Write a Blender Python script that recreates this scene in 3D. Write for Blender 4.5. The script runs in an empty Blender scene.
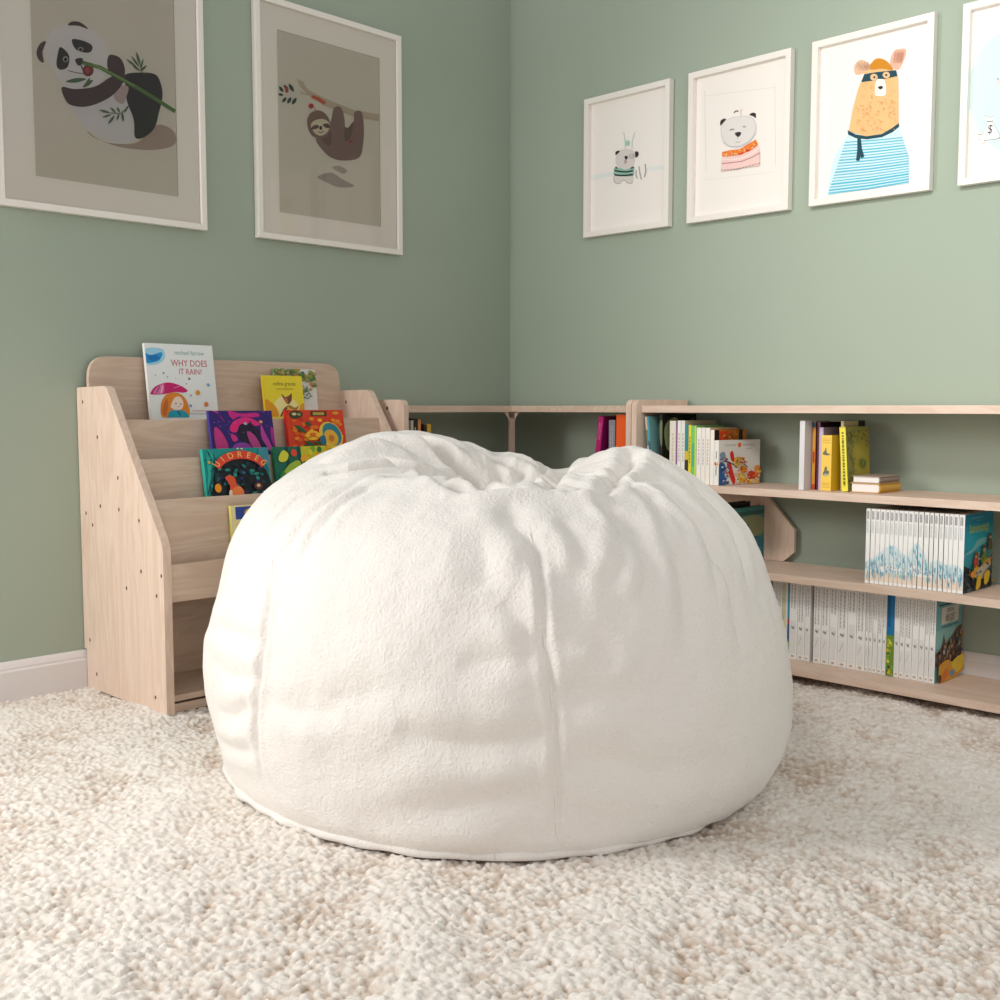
import bpy, bmesh, math, random
import numpy as np
from mathutils import Matrix, Vector
random.seed(7); np.random.seed(7)
SC = bpy.context.scene
COL = SC.collection
R = math.radians

# ------------------------------------------------------------------ camera numbers (room corner = origin,
# left wall = plane y 0 running to -x, right wall = plane x 0 running to -y, floor z 0)
F = 1116.0; PITCH = math.atan(93/1116.0); HEAD = R(44.6)
CAM = Vector((-3.568, -3.456, 0.9))
fw = Vector((math.cos(HEAD), math.sin(HEAD), 0)); rt = Vector((math.sin(HEAD), -math.cos(HEAD), 0)); UP = Vector((0, 0, 1))
fwp = fw*math.cos(PITCH)-UP*math.sin(PITCH); upp = UP*math.cos(PITCH)+fw*math.sin(PITCH)
def ray(px, py): return fwp+rt*((px-500)/F)+upp*((500-py)/F)
def on_x(px, py, X): d = ray(px, py); return CAM+d*((X-CAM.x)/d.x)     # measured point on a plane x = X
def on_y(px, py, Y): d = ray(px, py); return CAM+d*((Y-CAM.y)/d.y)

# ------------------------------------------------------------------ materials
def lin(c):
    return tuple((x/255/12.92 if x/255 <= .04045 else ((x/255+.055)/1.055)**2.4) for x in c)+(1,)
_mc = {}
def mat(name, c, rough=.6, **kw):
    k = (name, tuple(c), rough)
    if k in _mc: return _mc[k]
    m = bpy.data.materials.new(name); m.use_nodes = True
    b = m.node_tree.nodes['Principled BSDF']
    b.inputs['Base Color'].default_value = lin(c); b.inputs['Roughness'].default_value = rough
    b.inputs['Specular IOR Level'].default_value = kw.get('spec', .4)
    if kw.get('coat'): b.inputs['Coat Weight'].default_value = kw['coat']
    _mc[k] = m; return m
def nodes(m): return m.node_tree.nodes, m.node_tree.links
def noise_mix(m, c1, c2, scale, detail=4, mapping=None, lo=.35, hi=.65, bump=0, bscale=None, bdist=.002, seed=0):
    n, l = nodes(m); b = n['Principled BSDF']
    tc = n.new('ShaderNodeTexCoord'); mp = n.new('ShaderNodeMapping'); l.new(tc.outputs['Object'], mp.inputs[0])
    if mapping: mp.inputs['Scale'].default_value = mapping
    mp.inputs['Location'].default_value = (seed, seed*1.7, seed*.6)
    t = n.new('ShaderNodeTexNoise'); t.inputs['Scale'].default_value = scale; t.inputs['Detail'].default_value = detail
    l.new(mp.outputs[0], t.inputs['Vector'])
    r = n.new('ShaderNodeValToRGB'); r.color_ramp.elements[0].position = lo; r.color_ramp.elements[1].position = hi
    r.color_ramp.elements[0].color = lin(c1); r.color_ramp.elements[1].color = lin(c2)
    l.new(t.outputs[0], r.inputs[0]); l.new(r.outputs[0], b.inputs['Base Color'])
    if bump:
        t2 = n.new('ShaderNodeTexNoise'); t2.inputs['Scale'].default_value = bscale or scale; t2.inputs['Detail'].default_value = 3
        l.new(tc.outputs['Object'], t2.inputs['Vector'])
        bp = n.new('ShaderNodeBump'); bp.inputs['Strength'].default_value = bump; bp.inputs['Distance'].default_value = bdist
        l.new(t2.outputs[0], bp.inputs['Height']); l.new(bp.outputs[0], b.inputs['Normal'])
    return r

def wood(name, c1, c2, grain_axis, seed=0):
    """birch plywood: fine stretched grain plus wide wavy cathedral figure, along the given axis"""
    m = mat(name, c1, .52, spec=.3); n, l = nodes(m); b = n['Principled BSDF']
    tc = n.new('ShaderNodeTexCoord'); mp = n.new('ShaderNodeMapping'); l.new(tc.outputs['Object'], mp.inputs[0])
    s = [1, 1, 1]; s['xyz'.index(grain_axis)] = .12
    mp.inputs['Scale'].default_value = s; mp.inputs['Location'].default_value = (seed, seed, seed)
    w = n.new('ShaderNodeTexNoise'); w.inputs['Scale'].default_value = 9; w.inputs['Detail'].default_value = 3; w.inputs['Distortion'].default_value = 2.2
    l.new(mp.outputs[0], w.inputs['Vector'])
    mul = n.new('ShaderNodeMath'); mul.operation = 'MULTIPLY'; mul.inputs[1].default_value = 5; l.new(w.outputs[0], mul.inputs[0])
    fr = n.new('ShaderNodeMath'); fr.operation = 'PINGPONG'; fr.inputs[1].default_value = .5; l.new(mul.outputs[0], fr.inputs[0])
    f2 = n.new('ShaderNodeTexNoise'); f2.inputs['Scale'].default_value = 90; f2.inputs['Detail'].default_value = 2
    l.new(mp.outputs[0], f2.inputs['Vector'])
    ad = n.new('ShaderNodeMath'); ad.operation = 'MULTIPLY_ADD'; ad.inputs[1].default_value = .5; l.new(f2.outputs[0], ad.inputs[0]); l.new(fr.outputs[0], ad.inputs[2])
    r = n.new('ShaderNodeValToRGB'); r.color_ramp.elements[0].position = .1; r.color_ramp.elements[1].position = .8
    r.color_ramp.elements[0].color = lin(c2); r.color_ramp.elements[1].color = lin(c1)
    l.new(ad.outputs[0], r.inputs[0]); l.new(r.outputs[0], b.inputs['Base Color'])
    return m
BIRCH_A, BIRCH_B = (228, 205, 188), (214, 187, 167)
W_Z = wood('birch_plywood_upright', BIRCH_A, BIRCH_B, 'z', 1)
W_X = wood('birch_plywood_along_left_wall', (216, 193, 174), (200, 174, 153), 'x', 2)
W_Y = wood('birch_plywood_along_right_wall', BIRCH_A, BIRCH_B, 'y', 3)
W_EDGE = wood('plywood_edge', (205, 172, 146), (178, 142, 116), 'z', 4)
SCREW = mat('dark_screw_hole', (70, 48, 36), .6)

def wall_mat():
    m = mat('sage_green_paint', (163, 175, 160), .75, spec=.25)
    noise_mix(m, (161, 173, 158), (165, 177, 162), 1.2, bump=.15, bscale=220, bdist=.0006)
    return m
WALL = wall_mat()
SKIRT = mat('white_gloss_skirting', (226, 222, 222), .4)

# ------------------------------------------------------------------ mesh helpers
class MB:
    def __init__(s): s.v = []; s.f = []; s.m = []; s.mats = []
    def mi(s, m):
        if m not in s.mats: s.mats.append(m)
        return s.mats.index(m)
    def poly(s, pts, m):
        k = len(s.v); s.v += [tuple(p) for p in pts]; s.f.append(tuple(range(k, k+len(pts)))); s.m.append(s.mi(m))
    def faces(s, pts, fs, m):
        k = len(s.v); s.v += [tuple(p) for p in pts]; i = s.mi(m)
        for f in fs: s.f.append(tuple(k+a for a in f)); s.m.append(i)
    def box(s, x0, x1, y0, y1, z0, z1, m):
        p = [(x, y, z) for z in (z0, z1) for y in (y0, y1) for x in (x0, x1)]
        s.faces(p, [(0, 2, 3, 1), (4, 5, 7, 6), (0, 1, 5, 4), (2, 6, 7, 3), (0, 4, 6, 2), (1, 3, 7, 5)], m)
    def prism(s, a, b, m, medge=None):
        """a, b: matching outlines (lists of 3-D points)"""
        n = len(a); k = len(s.v); s.v += [tuple(p) for p in a]+[tuple(p) for p in b]
        s.f.append(tuple(range(k, k+n))); s.m.append(s.mi(m))
        s.f.append(tuple(range(k+2*n-1, k+n-1, -1))); s.m.append(s.mi(m))
        for i in range(n):
            j = (i+1) % n; s.f.append((k+j, k+i, k+n+i, k+n+j)); s.m.append(s.mi(medge or m))
    def build(s, name, parent=None, bevel=0, smooth=False, fix=True):
        me = bpy.data.meshes.new(name); me.from_pydata(s.v, [], s.f)
        for m in s.mats: me.materials.append(m)
        me.polygons.foreach_set('material_index', s.m)
        if fix or bevel:
            bm = bmesh.new(); bm.from_mesh(me)
            if bevel:
                bmesh.ops.remove_doubles(bm, verts=bm.verts, dist=1e-6)
                ed = [e for e in bm.edges if len(e.link_faces) == 2 and e.calc_face_angle(0) > .5]
                bmesh.ops.bevel(bm, geom=ed, offset=bevel, segments=2, profile=.7, affect='EDGES', clamp_overlap=True)
            if fix: bmesh.ops.recalc_face_normals(bm, faces=bm.faces)
            bm.to_mesh(me); bm.free()
        if smooth: me.polygons.foreach_set('use_smooth', [True]*len(me.polygons))
        o = bpy.data.objects.new(name, me); COL.objects.link(o)
        if parent: o.parent = parent
        return o
def thing(name, label, cat, loc=(0, 0, 0), group=None, rot=None):
    o = bpy.data.objects.new(name, None); COL.objects.link(o); o.empty_display_size = .05
    o.location = loc
    if rot: o.rotation_euler = rot
    o['label'] = label; o['category'] = cat
    if group: o['group'] = group
    return o
def structure(o): o['kind'] = 'structure'; return o
def rounded(pts, rad, seg=5):
    """2-D outline with corner i rounded by rad[i]"""
    out = []; n = len(pts)
    for i, p in enumerate(pts):
        r = rad[i] if isinstance(rad, (list, tuple)) else rad
        if r <= 0: out.append(p); continue
        a = Vector(pts[i-1])-Vector(p); b = Vector(pts[(i+1) % n])-Vector(p); P = Vector(p)
        ang = a.angle(b); t = min(r/math.tan(ang/2), a.length*.49, b.length*.49)
        A = P+a.normalized()*t; B = P+b.normalized()*t
        for k in range(seg+1):
            u = k/seg; out.append(tuple(A*(1-u)**2+P*2*u*(1-u)+B*u*u))
    return out
def closed(pts, n=5):
    """smooth closed curve through the points"""
    out = []; N = len(pts)
    for i in range(N):
        p0, p1, p2, p3 = [np.array(pts[(i+k-1) % N], float) for k in range(4)]
        for k in range(n):
            t = k/n; out.append(tuple(.5*((2*p1)+(-p0+p2)*t+(2*p0-5*p1+4*p2-p3)*t*t+(-p0+3*p1-3*p2+p3)*t**3)))
    return out

_tc = {}
def text_geo(s):
    if s in _tc: return _tc[s]
    cu = bpy.data.curves.new('t', 'FONT'); cu.body = s; cu.resolution_u = 3; cu.align_x = 'CENTER'
    o = bpy.data.objects.new('t', cu); COL.objects.link(o)
    dg = bpy.context.evaluated_depsgraph_get(); dg.update()
    me = bpy.data.meshes.new_from_object(o.evaluated_get(dg))
    vs = [(v.co.x, v.co.y) for v in me.vertices]; fs = [tuple(p.vertices) for p in me.polygons]
    bpy.data.objects.remove(o); bpy.data.curves.remove(cu); bpy.data.meshes.remove(me)
    _tc[s] = (vs, fs); return _tc[s]

class Art:
    """flat printed picture laid on a plane: u to the right, v up, in metres times (su, sv)"""
    def __init__(s, mb, O, U, V, N, su=1, sv=1, conv=None, rough=.45, lift=.0003):
        s.mb = mb; s.O = Vector(O); s.U = Vector(U); s.V = Vector(V); s.N = Vector(N); s.su = su; s.sv = sv
        s.conv = conv; s.l = 0; s.rough = rough; s.lift = lift
    def P(s, p):
        if s.conv: p = s.conv(*p)
        else: p = (min(max(p[0], .004), .996), min(max(p[1], .003), .997))
        return s.O+s.U*(p[0]*s.su)+s.V*(p[1]*s.sv)+s.N*(s.lift*(1+s.l*.35))
    def m(s, c): return c if not isinstance(c, tuple) else mat('print_ink', c, s.rough)
    def poly(s, pts, c, sm=True):
        s.l += 1
        if sm: pts = closed(pts)
        q = [s.P(p) for p in pts]
        # triangulate through bmesh-safe ngon; orient to N
        nrm = Vector((0, 0, 0))
        for i in range(len(q)): nrm += q[i].cross(q[(i+1) % len(q)])
        if nrm.dot(s.N) < 0: q.reverse()
        s.mb.poly(q, s.m(c))
    def rect(s, x0, y0, x1, y1, c): s.poly([(x0, y0), (x1, y0), (x1, y1), (x0, y1)], c, False)
    def ell(s, cx, cy, rx, ry, c, rot=0, n=14):
        s.poly([(cx+rx*math.cos(a)*math.cos(rot)-ry*math.sin(a)*math.sin(rot), cy+rx*math.cos(a)*math.sin(rot)+ry*math.sin(a)*math.cos(rot)) for a in [2*math.pi*k/n for k in range(n)]], c, False)
    def line(s, pts, w, c, taper=False):
        L = []; Rr = []
        for i, p in enumerate(pts):
            a = pts[max(i-1, 0)]; b = pts[min(i+1, len(pts)-1)]
            dx, dy = b[0]-a[0], b[1]-a[1]; d = math.hypot(dx, dy) or 1
            ww = w*.5*(1 if not taper else max(.12, 1-abs(2*i/(len(pts)-1)-1)))
            L.append((p[0]-dy/d*ww, p[1]+dx/d*ww)); Rr.append((p[0]+dy/d*ww, p[1]-dx/d*ww))
        s.poly(L+Rr[::-1], c, False)
    def leaf(s, x0, y0, x1, y1, w, c):
        mx, my = (x0+x1)/2, (y0+y1)/2; dx, dy = x1-x0, y1-y0; d = math.hypot(dx, dy) or 1
        s.poly([(x0, y0), (mx-dy/d*w, my+dx/d*w), (x1, y1), (mx+dy/d*w, my-dx/d*w)], c)
    def text(s, t, x, y, h, c, rot=0, sx=1, shear=0):
        s.l += 1
        vs, fs = text_geo(t)
        q = []
        for a, b in vs:
            a = a*h*sx/.7+b*shear*h; b = b*h/.7
            q.append(s.P((x+a*math.cos(rot)-b*math.sin(rot), y+a*math.sin(rot)+b*math.cos(rot))))
        s.mb.faces(q, fs, s.m(c))

# ------------------------------------------------------------------ room shell
def plane_wall(name, pts):
    m = MB(); m.poly(pts, WALL); return structure(m.build(name, fix=False))
H = 2.75
mb = MB(); mb.box(-5.2, .12, 0, .12, -.05, H, WALL); structure(mb.build('wall_left'))
mb = MB(); mb.box(0, .12, -5.2, 0, -.05, H, WALL); structure(mb.build('wall_right'))
def skirting(name, along):
    prof = [(0, -.01), (.017, -.01), (.017, .088), (.0135, .094), (.0135, .100), (.009, .112), (.004, .119), (0, .119)]
    mb = MB()
    if along == 'x':
        a = [(-5.2, -d, z) for d, z in prof]; b = [(0, -d, z) for d, z in prof]
    else:
        a = [(-d, -5.2, z) for d, z in prof]; b = [(-d, 0, z) for d, z in prof]
    mb.prism(a, b, SKIRT); return structure(mb.build(name))
skirting('baseboard_left', 'x'); skirting('baseboard_right', 'y')

# ------------------------------------------------------------------ carpet floor: real tufts
def vnoise(x, y, s, seed):
    x = x/s+seed*17.3; y = y/s+seed*9.1
    xi = np.floor(x).astype(np.int64); yi = np.floor(y).astype(np.int64); fx = x-xi; fy = y-yi
    fx = fx*fx*(3-2*fx); fy = fy*fy*(3-2*fy)
    def h(a, b):
        n = (a*374761393+b*668265263+seed*1442695041) & 0xffffffff
        n = ((n ^ (n >> 13))*1274126177) & 0xffffffff
        return ((n ^ (n >> 16)) & 0xffff)/65535.0
    return (h(xi, yi)*(1-fx)+h(xi+1, yi)*fx)*(1-fy)+(h(xi, yi+1)*(1-fx)+h(xi+1, yi+1)*fx)*fy
def hash2(a, b, k):
    n = (a*374761393+b*668265263+k*974634777) & 0xffffffff
    n = ((n ^ (n >> 13))*1274126177) & 0xffffffff
    return ((n ^ (n >> 16)) & 0xffff)/65535.0
def tufts(x, y, s, seed):
    gx = x/s; gy = y/s; xi = np.floor(gx).astype(np.int64); yi = np.floor(gy).astype(np.int64)
    best = np.full(x.shape, 9.0); hh = np.zeros(x.shape)
    for dx in (-1, 0, 1):
        for dy in (-1, 0, 1):
            cx = xi+dx; cy = yi+dy
            px = cx+.15+.7*hash2(cx, cy, seed); py = cy+.15+.7*hash2(cx, cy, seed+5)
            d = np.sqrt((gx-px)**2+(gy-py)**2); k = d < best
            best = np.where(k, d, best); hh = np.where(k, hash2(cx, cy, seed+9), hh)
    return best, hh
def carpet():
    xs = np.concatenate([np.linspace(-5.2, -3.35, 60), np.arange(-3.34, .001, .0042)])
    ys = xs.copy()
    X, Y = np.meshgrid(xs, ys, indexing='ij')
    wx = X+.006*(vnoise(X, Y, .02, 3)-.5)+.012*(vnoise(X, Y, .07, 4)-.5); wy = Y+.006*(vnoise(X, Y, .02, 5)-.5)+.012*(vnoise(X, Y, .07, 6)-.5)
    d, hh = tufts(wx, wy, .0125, 11)
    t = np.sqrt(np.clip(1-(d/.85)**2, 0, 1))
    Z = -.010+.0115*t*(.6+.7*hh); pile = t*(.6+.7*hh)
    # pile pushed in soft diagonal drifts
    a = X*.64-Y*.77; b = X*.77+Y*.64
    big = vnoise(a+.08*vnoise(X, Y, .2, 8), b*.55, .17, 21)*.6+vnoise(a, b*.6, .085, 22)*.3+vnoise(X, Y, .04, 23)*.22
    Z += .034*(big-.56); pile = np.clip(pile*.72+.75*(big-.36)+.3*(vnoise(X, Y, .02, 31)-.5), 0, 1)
    n0, n1 = X.shape
    me = bpy.data.meshes.new('floor')
    co = np.stack([X, Y, Z], -1).reshape(-1, 3).astype(np.float32)
    idx = np.arange(n0*n1).reshape(n0, n1)
    q = np.stack([idx[:-1, :-1], idx[1:, :-1], idx[1:, 1:], idx[:-1, 1:]], -1).reshape(-1, 4)
    fast_mesh(me, co, q)
    o = bpy.data.objects.new('floor', me); COL.objects.link(o)
    m = mat('cream_shag_pile', (232, 224, 214), .95, spec=.1)
    r = noise_mix(m, (228, 219, 209), (238, 232, 225), 60, detail=3, lo=.3, hi=.62, bump=.5, bscale=420, bdist=.003)
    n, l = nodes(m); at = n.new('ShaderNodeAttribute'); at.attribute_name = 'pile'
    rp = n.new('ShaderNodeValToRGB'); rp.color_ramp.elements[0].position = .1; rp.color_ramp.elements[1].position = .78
    rp.color_ramp.elements[0].color = lin((196, 168, 142)); rp.color_ramp.elements[1].color = (1, 1, 1, 1)  # beige roots, plus crevice shade between tufts painted into the colour
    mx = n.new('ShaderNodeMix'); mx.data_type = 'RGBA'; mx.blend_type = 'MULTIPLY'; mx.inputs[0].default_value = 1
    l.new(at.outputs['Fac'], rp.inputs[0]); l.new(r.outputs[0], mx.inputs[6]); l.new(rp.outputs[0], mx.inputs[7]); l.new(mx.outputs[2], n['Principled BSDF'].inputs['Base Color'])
    n, l = nodes(m); b = n['Principled BSDF']; b.inputs['Sheen Weight'].default_value = .25; b.inputs['Sheen Roughness'].default_value = .5
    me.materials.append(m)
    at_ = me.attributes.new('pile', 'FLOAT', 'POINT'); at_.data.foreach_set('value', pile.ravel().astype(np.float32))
    return structure(o)
def fast_mesh(me, co, q):
    me.vertices.add(len(co)); me.vertices.foreach_set('co', co.ravel())
    me.loops.add(q.size); me.loops.foreach_set('vertex_index', q.ravel().astype(np.int32))
    me.polygons.add(len(q)); me.polygons.foreach_set('loop_start', (np.arange(len(q))*q.shape[1]).astype(np.int32))
    me.polygons.foreach_set('loop_total', np.full(len(q), q.shape[1], np.int32))
    me.update(calc_edges=True); me.validate()
    me.polygons.foreach_set('use_smooth', np.ones(len(me.polygons), bool))
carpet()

# ------------------------------------------------------------------ framed prints
FRAME = mat('white_painted_frame', (238, 233, 226), .45)
MATB = mat('white_mount_board', (240, 234, 224), .8)
GREY_PRINT = mat('warm_grey_print_paper', (206, 199, 184), .7)
WHITE_PRINT = mat('white_print_paper', (242, 236, 230), .7)
def glass_mat():
    m = bpy.data.materials.new('picture_glass'); m.use_nodes = True; n, l = nodes(m)
    n.clear(); out = n.new('ShaderNodeOutputMaterial'); mx = n.new('ShaderNodeMixShader'); tr = n.new('ShaderNodeBsdfTransparent'); gl = n.new('ShaderNodeBsdfGlossy')
    gl.inputs['Roughness'].default_value = .03; fr = n.new('ShaderNodeFresnel'); fr.inputs[0].default_value = 1.45
    l.new(fr.outputs[0], mx.inputs[0]); l.new(tr.outputs[0], mx.inputs[1]); l.new(gl.outputs[0], mx.inputs[2]); l.new(mx.outputs[0], out.inputs[0])
    return m
GLASS = glass_mat()
def frame_bars(mb, u0, u1, z0, z1, w, d, axis, m):
    """four mitred bars; axis 'x' hangs on the left wall (faces -y), 'y' on the right wall (faces -x)"""
    def P(u, dep, z): return (u, -dep, z) if axis == 'x' else (-dep, u, z)
    o = [(u0, z0), (u1, z0), (u1, z1), (u0, z1)]; i = [(u0+w, z0+w), (u1-w, z0+w), (u1-w, z1-w), (u0+w, z1-w)]
    for k in range(4):
        j = (k+1) % 4
        quad = [o[k], o[j], i[j], i[k]]
        mb.prism([P(a, .002, b) for a, b in quad], [P(a, d, b) for a, b in quad], m)
def picture(label, axis, u0, u1, z0, z1, w, d, inner, art, print_mat, glass, group):
    c = ((u0+u1)/2, 0, (z0+z1)/2) if axis == 'x' else (0, (u0+u1)/2, (z0+z1)/2)
    t = thing('framed_print', label, 'picture', c, group)
    def place(o): o.parent = t; o.matrix_parent_inverse = Matrix.Translation(c).inverted(); return o
    mb = MB(); frame_bars(mb, u0, u1, z0, z1, w, d, axis, FRAME); place(mb.build('frame', bevel=.0015))
    def P(u, dep, z): return Vector((u, -dep, z) if axis == 'x' else (-dep, u, z))
    e = .001
    if inner:
        mb = MB(); iu0, iu1, iz0, iz1 = inner; o = [(u0+w-e, z0+w-e), (u1-w+e, z0+w-e), (u1-w+e, z1-w+e), (u0+w-e, z1-w+e)]; i = [(iu0, iz0), (iu1, iz0), (iu1, iz1), (iu0, iz1)]
        for k in range(4):
            j = (k+1) % 4; quad = [o[k], o[j], i[j], i[k]]
            mb.prism([P(a, .010, b) for a, b in quad], [P(a, .0125, b) for a, b in quad], MATB)
        place(mb.build('mount_board'))
        pu = (iu0-.005, iu1+.005, iz0-.005, iz1+.005)
    else: pu = (u0+w-.002, u1-w+.002, z0+w-.002, z1-w+.002)
    mb = MB(); a = [P(pu[0], .004, pu[2]), P(pu[1], .004, pu[2]), P(pu[1], .004, pu[3]), P(pu[0], .004, pu[3])]
    b = [P(pu[0], .009, pu[2]), P(pu[1], .009, pu[2]), P(pu[1], .009, pu[3]), P(pu[0], .009, pu[3])]
    mb.prism(a, b, print_mat)
    pr = mb.build('print'); place(pr)
    ab = MB()
    if axis == 'x':
        conv = lambda px, py: (lambda q: (q.x, q.z))(on_y(px, py, -.0095))
        A = Art(ab, (0, -.009, 0), (1, 0, 0), (0, 0, 1), (0, -1, 0), conv=conv, rough=.7, lift=.0002)
    else:
        conv = lambda px, py: (lambda q: (q.y, q.z))(on_x(px, py, -.0095))
        A = Art(ab, (-.009, 0, 0), (0, 1, 0), (0, 0, 1), (-1, 0, 0), conv=conv, rough=.7, lift=.0002)
    art(A)
    # join the ink into the print mesh
    dst = pr.data; bm = bmesh.new(); bm.from_mesh(dst); off = len(dst.materials)
    for m in ab.mats: dst.materials.append(m)
    vs = [bm.verts.new(v) for v in ab.v]
    for f, mi in zip(ab.f, ab.m):
        try: nf = bm.faces.new([vs[k] for k in f]); nf.material_index = off+mi
        except ValueError: pass
    bm.to_mesh(dst); bm.free()
    if glass:
        g = MB(); e2 = .0015
        g.poly([P(u0+w-e2, d*.62, z0+w-e2), P(u1-w+e2, d*.62, z0+w-e2), P(u1-w+e2, d*.62, z1-w+e2), P(u0+w-e2, d*.62, z1-w+e2)], GLASS); place(g.build('glass_pane', fix=False))
    return t

def sc_(A, s, ox, oy):
    """let the art be traced in a detail view: detail pixel -> photograph pixel"""
    base = A.conv; A.conv = lambda x, y: base(x*s+ox, y*s+oy); return A
def panda(A):
    sc_(A, .25, 0, 0)
    A.poly([(350, 525), (420, 568), (540, 572), (600, 520), (640, 498), (690, 520), (706, 560), (680, 588), (600, 600), (480, 588), (380, 552)], (164, 143, 130))
    A.poly([(270, 400), (330, 345), (400, 320), (500, 325), (540, 400), (560, 540), (500, 572), (430, 565), (370, 530), (318, 480)], (203, 198, 196))
    A.poly([(185, 160), (220, 115), (290, 92), (360, 112), (415, 165), (440, 235), (425, 300), (380, 340), (330, 358), (270, 355), (240, 320), (212, 270), (182, 225)], (208, 203, 200))
    A.poly([(500, 300), (560, 290), (622, 298), (645, 340), (650, 390), (636, 450), (618, 512), (575, 550), (540, 548), (535, 480), (508, 405), (503, 350)], (44, 40, 38))
    A.poly([(458, 350), (512, 345), (505, 390), (490, 416), (458, 395)], (178, 156, 150))
    A.poly([(248, 348), (300, 356), (380, 346), (435, 312), (475, 295), (502, 300), (480, 350), (430, 395), (350, 426), (282, 420), (256, 388)], (72, 54, 52))
    A.poly([(435, 222), (470, 225), (490, 245), (500, 280), (492, 305), (455, 300), (430, 272)], (72, 54, 52))
    A.poly([(272, 101), (288, 86), (322, 90), (353, 116), (312, 103)], (70, 52, 50))
    A.poly([(184, 166), (160, 175), (146, 208), (154, 238), (175, 250), (170, 208)], (80, 60, 58))
    A.poly([(288, 158), (330, 162), (368, 182), (362, 208), (330, 209), (300, 194)], (46, 40, 40))
    A.poly([(242, 188), (276, 222), (270, 268), (240, 279), (226, 260), (230, 220)], (46, 40, 40))
    A.ell(322, 197, 11, 9, (150, 148, 146)); A.ell(322, 198, 7, 6, (25, 22, 22)); A.ell(262, 237, 11, 12, (150, 148, 146)); A.ell(262, 238, 7, 8, (25, 22, 22))
    A.poly([(300, 240), (316, 232), (331, 236), (326, 256), (312, 262)], (52, 44, 42))
    A.line([(322, 258), (330, 275), (345, 298)], 5, (60, 50, 48)); A.line([(270, 282), (300, 290), (340, 296)], 3, (90, 80, 78))
    A.ell(352, 282, 22, 24, (118, 42, 36)); A.ell(350, 282, 10, 12, (150, 70, 60))
    A.line([(328, 250), (400, 270), (500, 325), (560, 358), (620, 395), (700, 446)], 15, (84, 116, 58))
    A.line([(370, 256), (450, 296), (540, 344)], 5, (120, 150, 84))
    for a in ((262, 327, 345, 316, 9), (330, 350, 372, 320, 8), (344, 346, 358, 312, 6), (505, 236, 545, 268, 4), (545, 208, 560, 262, 5), (525, 225, 556, 268, 4), (572, 235, 562, 276, 4), (586, 262, 560, 285, 5), (530, 262, 560, 284, 4),
              (396, 440, 440, 452, 5), (408, 470, 446, 458, 4), (432, 497, 458, 462, 5), (440, 430, 462, 452, 4), (468, 428, 478, 452, 4), (492, 488, 488, 450, 5), (466, 482, 476, 455, 4), (512, 422, 496, 452, 4)):
        A.leaf(*a, (74, 100, 62))
    A.line([(560, 262), (568, 290), (580, 300)], 3, (74, 100, 62)); A.line([(440, 452), (480, 456), (515, 425)], 3, (74, 100, 62))
def sloth(A):
    sc_(A, .26, 240, 0)
    A.poly([(298, 680), (350, 664), (395, 690), (440, 716), (380, 720), (330, 700)], (160, 148, 136)); A.poly([(355, 645), (380, 638), (412, 655), (395, 668)], (162, 150, 138))
    Br = (182, 166, 142)
    A.poly([(218, 304), (236, 310), (262, 345), (330, 380), (440, 424), (536, 440), (534, 467), (440, 450), (330, 410), (264, 368), (230, 332)], Br, False)
    A.line([(222, 306), (262, 350), (330, 388), (440, 430), (535, 446)], 4, (186, 170, 146)); A.line([(230, 352), (252, 362), (280, 366)], 5, Br); A.line([(232, 362), (256, 360)], 4, Br); A.line([(248, 312), (236, 330)], 4, Br)
    B1, B2 = (128, 102, 94), (106, 83, 77)
    A.poly([(440, 432), (466, 430), (476, 480), (474, 550), (458, 606), (400, 618), (350, 606), (312, 570), (292, 532), (330, 500), (380, 540), (415, 520), (436, 470)], B1)
    A.poly([(362, 415), (386, 412), (400, 445), (404, 500), (400, 548), (380, 568), (350, 545), (342, 500), (352, 455)], B1)
    A.poly([(340, 490), (352, 520), (345, 560), (320, 545), (308, 520)], B2)
    A.poly([(436, 470), (415, 492), (402, 490), (404, 540), (425, 530)], B2)
    A.poly([(258, 470), (268, 438), (295, 424), (325, 434), (345, 465), (348, 500), (330, 528), (295, 532), (268, 510)], (126, 98, 88))
    A.poly([(272, 480), (290, 462), (320, 458), (342, 472), (344, 492), (330, 514), (306, 522), (284, 508)], (206, 194, 168))
    A.poly([(272, 498), (284, 482), (302, 482), (298, 494)], (92, 72, 66)); A.poly([(318, 478), (340, 476), (344, 492), (326, 490)], (92, 72, 66))
    A.ell(310, 492, 6, 8, (52, 42, 40)); A.line([(300, 506), (310, 511), (322, 504)], 3, (80, 60, 55))
    for a in ((150, 332, 166, 354, 6), (168, 326, 186, 352, 5), (188, 322, 206, 354, 7), (146, 362, 166, 366, 5), (162, 394, 178, 374, 6), (182, 398, 196, 374, 7), (200, 402, 216, 376, 7)):
        A.leaf(*a, (50, 66, 60))
    A.ell(179, 345, 7, 13, (170, 70, 56)); A.ell(273, 408, 10, 10, (166, 40, 44)); A.line([(286, 412), (290, 430)], 3, (190, 120, 120)); A.line([(276, 372), (300, 380), (326, 398)], 13, (190, 84, 48)); A.ell(426, 545, 8, 5, (160, 60, 56))
G1 = 'large white-framed prints on the left wall'
picture('large white framed print of a panda holding bamboo, beside the sloth print', 'x', -2.210, -1.512, 1.50, 2.352, .02, .028, (-2.09, -1.611, 1.602, 2.242), panda, GREY_PRINT, True, G1)
picture('large white framed print of a sloth hanging from a branch', 'x', -1.307, -.640, 1.50, 2.342, .02, .028, (-1.208, -.739, 1.601, 2.24), sloth, GREY_PRINT, True, G1)

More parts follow.
